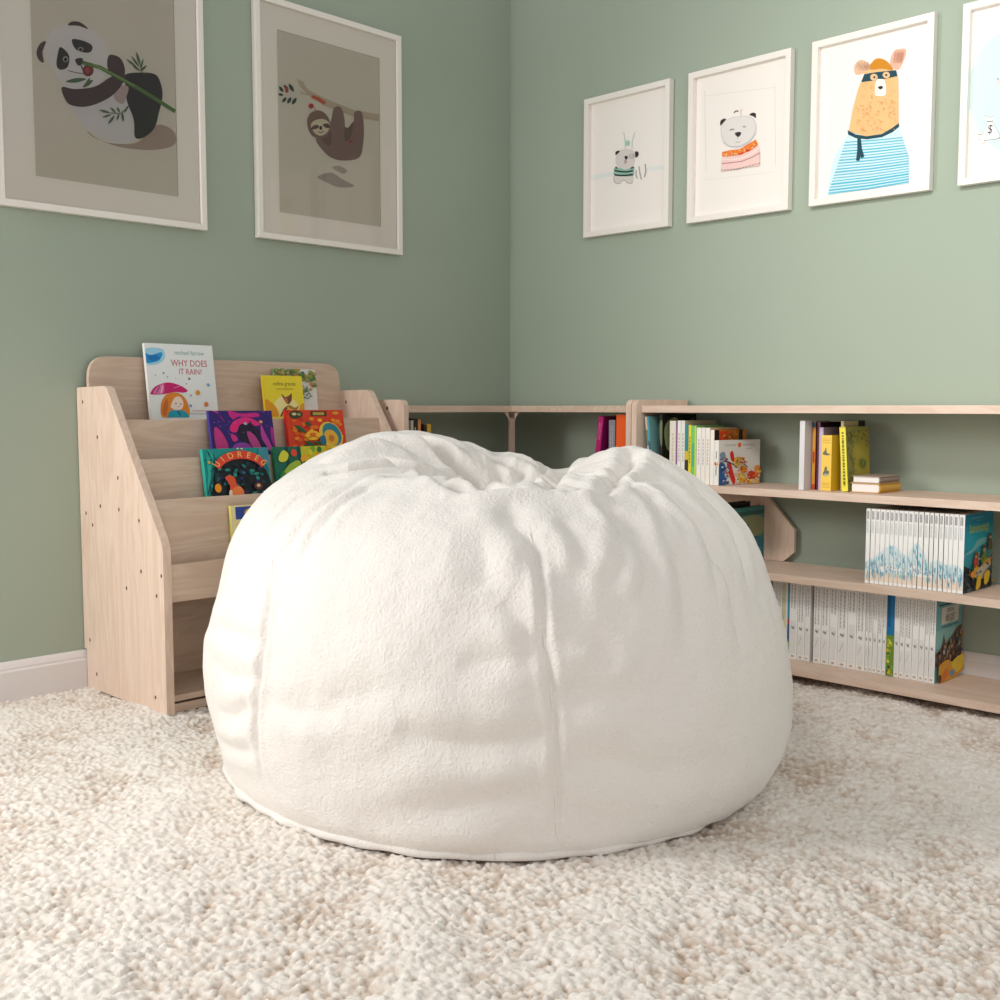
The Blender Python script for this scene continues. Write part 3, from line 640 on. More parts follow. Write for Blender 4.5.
rowb = [(-1.071, -1.098, .222, (236, 228, 216), wsp((214, 204, 190)), 'cream spined book between the black leaf book and white books'),
        (-1.0985, -1.104, .214, (150, 110, 150), None, 'very thin purple pamphlet beside the cream spined book'),
        (-1.105, -1.120, .223, (244, 240, 236), wsp((200, 180, 180)), 'tall white spined book just right of the purple pamphlet'),
        (-1.1205, -1.137, .223, (238, 238, 232), wsp((190, 200, 180)), 'tall off-white spined book left of the teal one'),
        (-1.1375, -1.152, .21, (60, 140, 140), lambda A: (A.rect(0, 0, 1, .5, (60, 50, 30)), A.rect(0, .4, 1, .55, (226, 190, 60))), 'teal and brown spined book beside the yellow one'),
        (-1.1525, -1.165, .208, (240, 222, 50), wsp((90, 110, 60)), 'bright yellow spined book in the mixed row'),
        (-1.1655, -1.186, .205, (120, 205, 110), lambda A: (A.rect(.7, 0, 1, 1, (220, 230, 70)), A.rect(.1, .3, .6, .7, (80, 180, 140))), 'green spined book between yellow and white books'),
        (-1.187, -1.206, .199, (246, 242, 236), wsp((210, 190, 190)), 'white spined book just right of the green one'),
        (-1.2065, -1.224, .199, (244, 238, 230), wsp((196, 186, 200)), 'white spined book in the middle of the white trio'),
        (-1.2245, -1.243, .199, (246, 240, 230), wsp((220, 190, 150)), 'white spined book rightmost of the white trio')]
for y0, y1, hh, c, sa, lab in rowb:
    book(lab, .17 if hh < .21 else .2, abs(y1-y0)-.0008, hh, MR(-.281, (y0+y1)/2, Z1), c if c[0] < 200 else (214, 196, 160), c, sart=sa)
def orange_c(A):
    A.rect(0, 0, 1, 1, (216, 130, 30)); A.rect(0, 0, .14, 1, (26, 20, 18)); A.rect(.75, 0, .87, 1, (26, 20, 18)); A.rect(.14, .1, .4, .97, (222, 70, 30)); A.rect(.4, .1, .75, .97, (206, 130, 40))
    rr = random.Random(6)
    for k in range(30): A.ell(rr.uniform(.16, .72), rr.uniform(.76, .98), .04, .02, rr.choice([(230, 100, 40), (190, 110, 40), (160, 80, 30), (236, 160, 60)]), n=6)
book('book with orange and black cover rising behind the small white picture book', .205, .016, .192, MR(-.281, -1.2525, Z1), (216, 130, 30), (246, 242, 236), art=orange_c, right=(216, 130, 30))
def ornament(A):
    A.rect(0, 0, 1, 1, (226, 224, 216))
    for x0, x1, y in ((.12, .42, .895), (.56, .86, .895), (.14, .4, .87), (.58, .84, .87), (.64, .8, .8)):
        A.rect(x0, y, x1, y+.008, (150, 156, 166))
    A.ell(.49, .89, .045, .055, (232, 112, 40)); A.poly([(0, .45), (.1, .5), (.18, .36), (.2, .1), (.16, 0), (0, 0)], (50, 96, 150)); A.poly([(.02, .7), (.12, .74), (.16, .62), (.06, .58)], (130, 150, 170))
    A.poly([(.26, .7), (.32, .76), (.36, .64), (.38, .52), (.3, .54)], (214, 44, 34)); A.poly([(.2, .5), (.28, .5), (.34, .3), (.4, .1), (.36, 0), (.28, .14), (.22, .34)], (214, 44, 34))
    A.line([(.1, .54), (.2, .52), (.34, .46), (.44, .38)], .025, (50, 40, 40)); A.line([(.48, .6), (.56, .58), (.64, .5)], .05, (44, 36, 34), True)
    A.poly([(.38, .6), (.5, .6), (.52, .48), (.44, .4), (.36, .46)], (222, 190, 90)); A.poly([(.5, .38), (.58, .42), (.68, .36), (.64, .26), (.54, .25)], (240, 160, 30)); A.poly([(.46, .2), (.5, .05), (.7, .04), (.66, .16), (.54, .24)], (226, 190, 60))
    A.poly([(.7, .26), (.84, .28), (.9, .2), (.84, .08), (.72, .12)], (214, 60, 44)); A.poly([(.86, .36), (.94, .42), (1, .34), (.98, .12), (.9, .16)], (240, 150, 50)); A.poly([(.72, .1), (.9, .1), (1, .02), (.7, .0)], (236, 190, 60)); A.ell(.42, .24, .05, .04, (226, 206, 180)); A.poly([(.14, .36), (.2, .3), (.22, .16), (.14, .2)], (206, 210, 214))
_orn = ornament
def ornament(A):
    _orn(A); rr = random.Random(77)
    for k in range(46): A.ell(rr.uniform(.02, .22), rr.uniform(.02, .6), .03, .018, rr.choice([(40, 90, 150), (90, 130, 180), (206, 60, 50), (220, 220, 224), (70, 60, 70)]), rot=rr.random()*3, n=6)
    for k in range(60): A.ell(rr.uniform(.36, .98), rr.uniform(.02, .34), .028, .016, rr.choice([(240, 190, 60), (232, 120, 40), (216, 60, 40), (250, 230, 170), (226, 214, 190)]), rot=rr.random()*3, n=6)
    for k in range(14): A.leaf(.3+rr.random()*.35, .3+rr.random()*.35, .3+rr.random()*.35, .3+rr.random()*.35, .012, rr.choice([(60, 46, 40), (220, 150, 60), (200, 60, 50)]))
def ornament_sp(A):
    A.ell(.5, .48, .4, .05, (240, 160, 70)); A.ell(.3, .48, .2, .035, (200, 70, 60)); A.ell(.6, .50, .2, .02, (250, 226, 190)); A.rect(.4, .22, .56, .38, (90, 90, 96)); A.rect(.44, .6, .56, .76, (110, 110, 116)); A.rect(.34, .4, .7, .415, (90, 90, 96))
book('small square white picture book with red, blue and orange figures on the cover', .213, .021, .156, MR(-.287, -1.2745, Z1, yaw=-9), (236, 234, 228), (246, 243, 238), art=ornament, sart=ornament_sp, right=(226, 224, 216))

# --- middle group on the same shelf
book('tall pale grey book at the left of the small group in mid shelf', .17, .018, .226, MR(-.272, -1.594, Z1), (206, 204, 206), (222, 220, 222))
book('slim orange spined book with blue top beside the pale grey book', .14, .0115, .222, MR(-.228, -1.6125, Z1), (80, 40, 44), (226, 150, 60), sart=lambda A: (A.rect(0, .92, 1, 1, (56, 96, 120)), A.rect(0, 0, 1, .08, (200, 70, 50)), A.rect(.2, .4, .8, .56, (190, 70, 40)), A.rect(.3, .6, .7, .85, (236, 180, 80)), A.rect(.3, .2, .7, .36, (210, 180, 70))))
book('dark maroon book tucked between the orange and yellow spines', .15, .012, .222, MR(-.222, -1.6255, Z1), (50, 24, 34), (96, 40, 50))
book('black book standing behind the thick yellow one', .10, .036, .226, MR(-.125, -1.669, Z1), (24, 20, 20), (30, 24, 24))
book('lilac spined book behind the thick yellow one', .1, .014, .205, MR(-.232, -1.6405, Z1), (150, 130, 150), (196, 176, 206))
def ysp(A):
    G = (110, 110, 90)
    for y in (.93, .90, .86, .10, .06, .13): A.rect(.12, y, .88, y+.008, (200, 140, 50))
    A.poly([(.15, .66), (.4, .73), (.6, .68), (.9, .66), (.6, .64)], G); A.line([(.4, .70), (.5, .74)], .1, G); A.poly([(.2, .3), (.4, .36), (.8, .34), (.7, .28), (.4, .26)], (176, 176, 150)); A.line([(.25, .3), (.4, .34), (.8, .33)], .06, G); A.line([(.35, .36), (.5, .42), (.6, .38)], .06, G)
book('thick yellow book with small grey drawings on its spine', .115, .036, .18, MR(-.245, -1.667, Z1), (236, 190, 30), (244, 204, 84), sart=ysp)
book('cream book edge leaning behind the olive patterned book', .10, .009, .225, MR(-.20, -1.7005, Z1+.0005, lean=-1), (206, 196, 150), (232, 222, 176))
def olive(A):
    A.rect(0, 0, 1, 1, (166, 160, 66)); A.rect(0, 0, .28, 1, (138, 136, 70)); rr = random.Random(12); A.rect(.1, .93, 1, 1, (150, 152, 80)); A.rect(.4, .05, .98, .7, (176, 164, 62))
    for k in range(60):
        x = rr.uniform(.02, .35) if k % 2 else rr.uniform(.05, .95); y = rr.uniform(.1, .95) if k % 2 else rr.uniform(.72, .95); A.leaf(x, y, x+rr.uniform(-.08, .08), y+rr.uniform(-.06, .06), .015, rr.choice([(84, 92, 50), (98, 100, 56), (120, 120, 60)]))
    for k in range(10): a = k*.7; A.leaf(.62+.05*math.cos(a), .42+.03*math.sin(a), .62+.16*math.cos(a+.5), .42+.09*math.sin(a+.5), .02, (92, 118, 60))
book('olive green patterned book with bright yellow lettered spine', .155, .021, .207, MR(-.24, -1.7325, Z1+.001, lean=-4), (166, 160, 66), (240, 226, 66), art=olive, right=(166, 160, 66), sart=spine_text((120, 112, 40), lines=1, y0=.08, y1=.92, w=.34))
def flat(x0, x1, y0, y1, z0, h, cov, side, label):
    e = thing('book', label, 'book', (x0, y1, z0+.0008)); c = M_cover(cov); s_ = M_cover(side)
    m = MB(); m.box(0, x1-x0, y0-y1, 0, 0, .002, c); m.box(0, x1-x0, y0-y1, 0, h-.002, h, c)
    n = 8; o = [(y0-y1+.004-.006*math.sin(math.pi*k/n), .0015+(h-.003)*k/n) for k in range(n+1)]
    o2 = [(a+.003, b) for a, b in o[::-1]]
    m.prism([(0, a, b) for a, b in o+o2], [(x1-x0, a, b) for a, b in o+o2], s_)
    m.build('cover', e); p = MB(); p.box(.004, x1-x0-.003, y0-y1+.005, -.004, .002, h-.002, mat('white_page_block', (240, 236, 232), .8)); p.build('pages', e)
flat(-.236, -.092, -1.848, -1.748, Z1, .030, (206, 150, 60), (216, 170, 70), 'lower of two stacked small books, with yellow spine and white pages')
flat(-.232, -.094, -1.846, -1.751, Z1+.0305, .0215, (176, 156, 140), (150, 134, 124), 'upper of two stacked small books, with brown spine and white pages')

# --- dark books on the middle shelf behind the beanbag
def teal_pic(A):
    A.rect(0, 0, 1, 1, (70, 132, 130)); A.rect(0, .86, 1, .93, (40, 96, 90)); A.rect(0, .93, 1, 1, (60, 130, 130)); A.poly([(.1, .8), (.9, .82), (.95, .5), (.5, .44), (.1, .5)], (142, 150, 112)); A.poly([(0, .45), (.5, .48), (1, .4), (1, .1), (0, .05)], (46, 124, 134))
    A.line([(.5, .42), (.62, .36), (.8, .46)], .04, (30, 40, 44), True); A.ell(.45, .66, .04, .04, (50, 50, 44)); A.rect(0, 0, 1, .12, (20, 50, 58)); A.line([(.1, .2), (.5, .3), (.9, .22)], .05, (110, 170, 170), True)
book('book with dark teal seascape cover behind the beanbag', .215, .02, .197, MR(-.25, -1.312, ZS[2], yaw=2), (60, 120, 120), (40, 80, 84), art=teal_pic, right=(70, 132, 130))
book('tall black book left of the teal seascape book', .17, .022, .214, MR(-.25, -1.276, ZS[2], yaw=1), (20, 18, 20))
book('slightly shorter black book second from the teal seascape book', .15, .02, .21, MR(-.25, -1.25, ZS[2], yaw=1), (28, 24, 26))

# --- corner bookshelf books
book('magenta spined book leaning left beside the grey one', .17, .024, .235, MR(-.29, -.732, Z1+.002, lean=7), (140, 20, 90), (176, 22, 104), sart=spine_text((214, 110, 160), lines=2, y0=.62, y1=.9, w=.14))
book('narrow black and yellow spined book between magenta and grey books', .15, .012, .19, MR(-.255, -.7815, Z1+.0008, lean=2), (40, 36, 34), (40, 36, 34), sart=lambda A: (A.rect(.1, .5, .9, .68, (200, 190, 90)), A.rect(.1, .2, .9, .4, (170, 160, 80))))
book('grey spined book left of the orange one', .18, .030, .223, MR(-.283, -.8075, Z1), (110, 106, 116), (140, 134, 146), sart=spine_text((190, 186, 196), lines=2, y0=.3, y1=.9, w=.12))
book('tall bright orange spined book against the corner shelf side panel', .19, .043, .243, MR(-.283, -.8495, Z1), (226, 80, 24), (244, 96, 28))
dotsp = lambda A: [A.rect(.2+.35*(k % 2), .1+.09*k, .45+.35*(k % 2), .14+.09*k, (196, 190, 170)) for k in range(9)]
for lab, xa, xb, hh, c, sa in (('pale grey book just inside the corner shelf side panel', -.8270, -.8140, .222, (190, 190, 176), None), ('black book with pale spine marks beyond the slanted bookcase side', -.8135, -.792, .227, (36, 36, 32), dotsp),
                               ('thin orange book beside the black one in the corner shelf', -.7915, -.777, .224, (220, 140, 70), None), ('shorter black and gold spined book in the corner shelf', -.763, -.747, .206, (40, 36, 44), lambda A: A.rect(0, 0, 1, .7, (190, 150, 40))),
                               ('short golden yellow book at the right end of the corner shelf books', -.7465, -.726, .207, (206, 164, 52), lambda A: A.rect(.3, .4, .7, .8, (120, 90, 30)))):
    book(lab, .16, xb-xa-.001, hh, ML((xa+xb)/2, -.285, Z1), c, sart=sa)

# --- display bookcase books (covers to the room)
def why(A):
    A.rect(0, 0, 1, 1, (236, 240, 240)); Rd = (196, 70, 96)
    A.poly([(.0, .9), (.1, .94), (.26, .92), (.27, .8), (.16, .72), (.0, .72)], (160, 214, 236)); A.poly([(.0, .86), (.08, .84), (.24, .88), (.2, .78), (.1, .74), (.0, .74)], (30, 146, 212)); A.poly([(.03, .82), (.14, .84), (.2, .8), (.08, .76)], (14, 116, 190))
    A.text('michael farrow', .64, .855, .062, (140, 178, 172), sx=.82); A.text('WHY DOES', .625, .70, .088, Rd, sx=.83); A.text('IT RAIN?', .63, .59, .078, Rd, sx=.83)
    A.poly([(.02, .33), (.1, .42), (.28, .475), (.45, .44), (.56, .37), (.5, .34), (.36, .345), (.2, .315), (.05, .31)], (204, 18, 110)); A.poly([(.06, .33), (.14, .42), (.22, .45), (.2, .33)], (226, 120, 170)); A.line([(.36, .4), (.46, .43)], .01, (240, 130, 180)); A.line([(.1, .33), (.16, .42)], .012, (90, 60, 120)); A.line([(.17, .33), (.2, .43)], .012, (250, 220, 236))
    A.poly([(.14, .04), (.16, .2), (.24, .31), (.36, .34), (.48, .3), (.55, .18), (.55, .02), (.4, .0), (.2, .0)], (228, 136, 40)); A.poly([(.16, .06), (.2, .2), (.26, .24), (.22, .04)], (206, 104, 30))
    A.poly([(.29, .16), (.36, .27), (.44, .28), (.48, .2), (.45, .12), (.36, .1), (.3, .13)], (246, 224, 208)); A.ell(.37, .19, .01, .01, (60, 50, 60)); A.ell(.44, .185, .01, .01, (60, 50, 60)); A.line([(.39, .15), (.42, .148)], .006, (190, 110, 110))
    A.poly([(.25, .0), (.28, .09), (.38, .1), (.48, .09), (.54, .03), (.52, .0)], (20, 160, 186)); A.line([(.38, .09), (.42, .03)], .03, (14, 110, 140))
    for x, y, r, c in ((.71, .34, .035, (226, 150, 44)), (.82, .18, .034, (222, 130, 50)), (.88, .45, .024, (130, 170, 210)), (.6, .53, .017, (120, 130, 110)), (.6, .3, .014, (170, 150, 160)), (.585, .16, .018, (90, 160, 220)), (.23, .6, .013, (150, 140, 110)), (.11, .57, .01, (150, 190, 200)), (.28, .55, .01, (140, 160, 200)), (.55, .46, .01, (150, 160, 220)), (.4, .53, .008, (190, 200, 200))): A.ell(x, y, r, r, c)
    A.rect(.6, .085, .9, .095, (210, 140, 150)); A.rect(.57, .045, .94, .055, (170, 176, 190))
def yellow_fox(A):
    A.rect(0, 0, 1, 1, (240, 220, 50)); A.poly([(.2, 0), (.25, .35), (.5, .5), (.8, .35), (.85, 0)], (248, 236, 160)); A.poly([(0, .0), (0, .4), (.14, .36), (.28, .2), (.3, .0)], (232, 160, 24)); A.poly([(1, 0), (1, .3), (.9, .28), (.8, 0)], (226, 160, 40))
    A.text('colina graces', .53, .76, .10, (86, 104, 44), sx=.78); A.text('by jon davey and flammarion', .53, .66, .042, (110, 112, 50), sx=.62)
    A.poly([(.42, .56), (.52, .48), (.6, .5), (.7, .58), (.68, .4), (.6, .3), (.54, .32), (.48, .42)], (118, 72, 44), False); A.poly([(.5, .44), (.55, .46), (.58, .36), (.54, .34)], (206, 110, 70)); A.poly([(.4, .1), (.5, .24), (.62, .28), (.74, .22), (.84, .26), (.78, .16), (.6, .18), (.5, .04)], (176, 130, 60)); A.poly([(.36, 0), (.5, .2), (.6, .22), (.7, 0)], (230, 180, 80)); A.line([(.36, .0), (.44, .14), (.54, .22)], .04, (90, 60, 40))
def leaf_white(A):
    A.rect(0, 0, 1, 1, (228, 226, 222)); rr = random.Random(9)
    for k in range(110):
        x = rr.uniform(0, .97); y = 1-abs(rr.gauss(0, .14))-.02
        if x > .6: y -= rr.random()*.18
        A.ell(x, max(y, .4), .05, .035, rr.choice([(120, 150, 80), (150, 160, 90), (196, 130, 60), (86, 120, 66), (176, 150, 60), (110, 140, 110)]), n=6)
    for k in range(16): A.leaf(.7+rr.uniform(-.1, .1), .6-k*.02, .7+rr.uniform(-.14, .14), .56-k*.02, .015, (90, 120, 80))
def purple(A):
    A.rect(0, 0, 1, 1, (46, 18, 110)); Mg = (206, 22, 130); Dk = (20, 10, 44)
    A.poly([(.05, 1), (.12, .98), (.2, .8), (.24, .72), (.16, .9)], Mg); A.poly([(.3, 1), (.5, .93), (.75, .95), (.78, .86), (.6, .84), (.45, .86), (.36, .8)], Mg)
    A.poly([(.3, .6), (.38, .76), (.55, .84), (.7, .78), (.78, .66), (.6, .62), (.5, .64), (.4, .5), (.32, .5)], (226, 30, 120)); A.poly([(.46, .66), (.62, .7), (.7, .62), (.9, .3), (.95, 0), (.6, 0), (.45, .3), (.4, .42)], Dk); A.ell(.55, .69, .03, .03, (190, 180, 200))
    A.poly([(.06, .6), (.16, .5), (.24, .2), (.2, 0), (.06, .1)], (200, 50, 130)); A.poly([(.56, .5), (.68, .4), (.76, .1), (.7, 0), (.6, .2)], (190, 60, 140)); A.poly([(.8, .68), (.84, .5), (.92, .2), (.96, .0), (.84, .1), (.78, .4)], (190, 60, 160)); A.ell(.8, .73, .03, .035, (246, 150, 80)); A.poly([(.95, .6), (1, .5), (1, .1), (.94, .3)], (170, 30, 140))
    A.poly([(.3, .45), (.38, .4), (.4, .3), (.32, .28)], (214, 40, 130)); A.poly([(.34, .2), (.5, .24), (.6, .12), (.4, .0), (.3, .05)], (150, 60, 170)); A.line([(.62, .75), (.72, .45), (.85, .1)], .03, (40, 14, 80))
    rr = random.Random(3)
    for k in range(50): A.ell(rr.uniform(.03, .97), rr.uniform(.3, .98), .008, .009, rr.choice([(90, 70, 200), (60, 90, 220), (226, 90, 200)]), n=5)
def jungle_red(A):
    A.rect(0, 0, 1, 1, (224, 60, 26)); rr = random.Random(14)
    A.poly([(.05, .9), (.12, .98), (.26, .96), (.28, .85), (.18, .78), (.08, .8)], (70, 60, 30)); A.ell(.14, .9, .04, .035, (220, 200, 150)); A.ell(.22, .89, .03, .03, (150, 170, 110)); A.rect(.42, .84, .7, .97, (70, 50, 24)); A.rect(.46, .87, .66, .94, (190, 160, 70)); A.ell(.86, .92, .06, .04, (226, 150, 50))
    for k in range(46): A.ell(rr.uniform(.06, .94), rr.uniform(.1, .78), .045, .045, rr.choice([(240, 150, 30), (226, 100, 20), (250, 190, 50), (200, 40, 30), (240, 120, 30)]), rot=rr.random()*3, n=7)
    for a in ((.1, .62, .26, .5), (.3, .7, .4, .6), (.14, .56, .3, .44), (.22, .12, .5, .1), (.4, .2, .62, .14), (.26, .22, .4, .12)): A.leaf(*a, .04, (40, 90, 50))
    A.ell(.72, .36, .2, .34, (240, 200, 70), rot=.2); A.ell(.74, .38, .16, .29, (40, 130, 150), rot=.2); A.ell(.72, .3, .12, .2, (236, 180, 50), rot=.2); A.ell(.72, .28, .05, .09, (206, 120, 40)); A.poly([(.52, .3), (.6, .36), (.62, .16), (.54, .12)], (30, 110, 140))
    A.ell(.4, .36, .13, .12, (250, 190, 40)); A.ell(.4, .38, .06, .05, (226, 110, 30)); A.line([(.3, .3), (.4, .34), (.5, .3)], .02, (180, 60, 30)); A.rect(0, .9, .03, 1, (200, 30, 20))
def night_fox(A):
    A.rect(0, 0, 1, 1, (22, 150, 146)); rr = random.Random(21)
    for k in range(30): A.leaf(rr.uniform(0, .2), rr.uniform(0, 1), rr.uniform(0, .22), rr.uniform(0, 1), .02, rr.choice([(14, 110, 116), (40, 176, 160), (10, 80, 90)]))
    A.poly([(.13, .0), (.1, .3), (.16, .6), (.35, .8), (.55, .84), (.78, .74), (.92, .55), (.98, .3), (1, 0)], (12, 24, 34)); A.poly([(.86, 1), (1, 1), (1, .5), (.94, .62), (.84, .8)], (60, 140, 160))
    for k in range(70): A.ell(rr.uniform(.14, .94), rr.uniform(.05, .7), .03, .045, rr.choice([(14, 60, 70), (20, 110, 110), (30, 40, 90), (16, 34, 44), (40, 140, 130), (12, 20, 30)]), rot=rr.random()*3, n=7)
    n = 12; top = []; bot = []
    for k in range(n+1):
        a = math.pi*(.9-.8*k/n); top.append((.52+.42*math.cos(a), .54+.40*math.sin(a))); bot.append((.52+.34*math.cos(a), .48+.29*math.sin(a)))
    A.poly(top+bot[::-1], (224, 66, 50), False)
    for k, ch in enumerate('UIDREEG'):
        a = math.pi*(.82-.64*k/6); A.text(ch, .52+.385*math.cos(a), .45+.355*math.sin(a), .115, (246, 206, 110), rot=(a-math.pi/2)*.75, sx=.8)
    A.poly([(.26, .4), (.32, .44), (.4, .4), (.44, .2), (.52, .14), (.5, .0), (.3, .0), (.32, .2), (.3, .3)], (226, 84, 48)); A.poly([(.34, .14), (.46, .22), (.52, .1), (.48, .0), (.36, .0)], (240, 130, 70)); A.poly([(.3, .12), (.34, .14), (.34, .0), (.3, .0)], (240, 220, 200)); A.ell(.14, .2, .05, .09, (240, 150, 30)); A.ell(.76, .2, .07, .08, (90, 50, 40)); A.ell(.76, .21, .03, .035, (226, 180, 150)); A.ell(.05, .72, .02, .03, (220, 180, 60))
    A.ell(.5, .98, .02, .015, (220, 220, 200)); A.ell(.56, .975, .02, .015, (220, 220, 200))
def green_jungle(A):
    A.rect(0, 0, 1, 1, (16, 106, 84)); A.rect(.18, 0, .24, 1, (10, 70, 60)); A.rect(.38, .0, .42, 1, (10, 70, 60)); A.rect(.44, 0, 1, 1, (206, 200, 40)); rr = random.Random(31)
    for k in range(40): A.ell(rr.uniform(.44, .98), rr.uniform(.02, .98), .04, .07, rr.choice([(226, 210, 50), (120, 170, 50), (40, 120, 60), (240, 170, 40)]), n=7)
    A.poly([(.06, .78), (.14, .92), (.22, .84), (.18, .7), (.08, .68)], (216, 214, 60)); A.ell(.31, .86, .05, .08, (226, 74, 54)); A.poly([(.1, .4), (.2, .6), (.36, .7), (.4, .6), (.24, .48)], (160, 190, 60)); A.poly([(.02, .2), (.1, .5), (.16, .3), (.1, .1)], (60, 130, 60))
def blue_yellow(A):
    A.rect(0, 0, 1, 1, (238, 226, 170)); A.rect(.06, .72, .9, .97, (46, 76, 160)); A.ell(.28, .84, .09, .09, (220, 176, 60)); A.ell(.5, .86, .06, .06, (226, 206, 170)); A.rect(.06, .1, .9, .66, (240, 210, 150)); A.ell(.4, .4, .14, .2, (216, 120, 60))
def disp(label, x0, x1, ytop, ztop, h, back, cov, art, spine, t=.012, vis=1):
    """x0 spine side, x1 fore edge; the top edge sits at (ytop, ztop); leans back by `back` degrees"""
    w = x1-x0; b = R(back)
    # bottom point of the rear cover plane
    yb_ = ytop-h*math.sin(b); zb_ = ztop-h*math.cos(b)
    M = Matrix.Translation((x0, yb_, zb_)) @ Matrix.Rotation(-b, 4, 'X') @ Matrix.Rotation(R(-90), 4, 'Z') @ Matrix.Rotation(R(180), 4, 'Z')
    # local y (spine->fore edge) must run along +x, local +x (front cover) towards -y
    M = Matrix.Translation((x0, yb_, zb_)) @ Matrix.Rotation(-b, 4, 'X') @ Matrix(((0, 1, 0, 0), (-1, 0, 0, 0), (0, 0, 1, 0), (0, 0, 0, 1)))
    return book(label, w, t, h, M, cov, spine, art=art, right=cov, cat='picture book', name='picture_book', vis=vis)
disp('white picture book with red title and girl under pink umbrella, top tier', -1.770, -1.520, -.046, 1.107, .357, 8, (236, 240, 240), why, (240, 240, 236), .014, .69)
disp('tall pale book with leafy painted top edge behind the yellow book', -1.275, -1.092, -.046, 1.036, .285, 7, (228, 226, 222), leaf_white, (120, 150, 100), .012, 0.53)
disp('yellow picture book with brown fox ears, on the top tier', -1.339, -1.172, -.075, 1.010, .259, 8, (240, 220, 50), yellow_fox, (230, 190, 40), .012, .57)
disp('purple and magenta picture book on the second tier', -1.684, -1.447, -.288, .886, .2425, 10, (46, 18, 110), purple, (70, 60, 150), .014, 0.57)
disp('red jungle picture book on the second tier, right of the purple one', -1.392, -1.152, -.288, .888, .2445, 10, (224, 60, 26), jungle_red, (220, 30, 20), .014, 0.57)
disp('teal picture book with arched red title and orange fox, third tier', -1.758, -1.522, -.371, .768, .2435, 10, (22, 150, 146), night_fox, (40, 176, 160), .016, 0.64)
disp('green and yellow jungle picture book half behind the beanbag, third tier', -1.500, -1.255, -.371, .768, .2435, 10, (16, 106, 84), green_jungle, (30, 110, 70), .014, 0.64)
disp('pale yellow and blue picture book low on the display bookcase by the beanbag', -1.712, -1.47, -.454, .595, .2285, 5, (238, 226, 170), blue_yellow, (226, 220, 120), .014, 0.68)

# ------------------------------------------------------------------ beanbag
BC = Vector((-1.529-.702*.0235, -1.466+.712*.0235, 0)); BD = (BC-Vector((CAM.x, CAM.y, 0))).length
PLUSH = mat('white_plush_fabric', (238, 233, 228), .95, spec=.12)
def plush():
    m = PLUSH; n, l = nodes(m); b = n['Principled BSDF']
    b.inputs['Sheen Weight'].default_value = .35; b.inputs['Sheen Roughness'].default_value = .45
    tc = n.new('ShaderNodeTexCoord'); t1 = n.new('ShaderNodeTexNoise'); t1.inputs['Scale'].default_value = 150; t1.inputs['Detail'].default_value = 3; t1.inputs['Roughness'].default_value = .65
    t2 = n.new('ShaderNodeTexNoise'); t2.inputs['Scale'].default_value = 28; t2.inputs['Detail'].default_value = 3
    l.new(tc.outputs['Object'], t1.inputs['Vector']); l.new(tc.outputs['Object'], t2.inputs['Vector'])
    ad = n.new('ShaderNodeMath'); ad.operation = 'MULTIPLY_ADD'; ad.inputs[1].default_value = 1.4; l.new(t2.outputs[0], ad.inputs[0]); l.new(t1.outputs[0], ad.inputs[2])
    bp = n.new('ShaderNodeBump'); bp.inputs['Strength'].default_value = .65; bp.inputs['Distance'].default_value = .005
    l.new(ad.outputs[0], bp.inputs['Height']); l.new(bp.outputs[0], b.inputs['Normal'])
plush()
PROF = [(0, .004), (.30, .003), (.55, .003), (.668, .005), (.701, .030), (.715, .09), (.726, .17), (.734, .27), (.730, .37), (.712, .47), (.675, .56), (.615, .635), (.535, .69), (.45, .72), (.36, .733), (.27, .728), (.19, .712), (.12, .695), (.06, .685), (0, .68)]
def resample(P, n):
    P = np.array(P); Q = []
    for i in range(len(P)-1):
        p0 = P[max(i-1, 0)]; p1 = P[i]; p2 = P[i+1]; p3 = P[min(i+2, len(P)-1)]
        for k in range(20):
            t = k/20; Q.append(.5*((2*p1)+(-p0+p2)*t+(2*p0-5*p1+4*p2-p3)*t*t+(-p0+3*p1-3*p2+p3)*t**3))
    Q.append(P[-1]); Q = np.array(Q); L = np.concatenate([[0], np.cumsum(np.hypot(*np.diff(Q, axis=0).T))]); s = np.linspace(0, L[-1], n)
    return np.interp(s, L, Q[:, 0]), np.interp(s, L, Q[:, 1])
def seg_dist(P, pts):
    """distance of points P (n,3) to a 3-D polyline and the signed side"""
    best = np.full(len(P), 9.0); tt = np.zeros(len(P)); N = len(pts)-1
    for i in range(N):
        a = pts[i]; ab = pts[i+1]-a; t = np.clip(((P-a)@ab)/max(ab@ab, 1e-9), 0, 1)
        d = np.linalg.norm(P-(a+t[:, None]*ab), axis=1); k = d < best; best = np.where(k, d, best); tt = np.where(k, (i+t)/N, tt)
    return best, tt
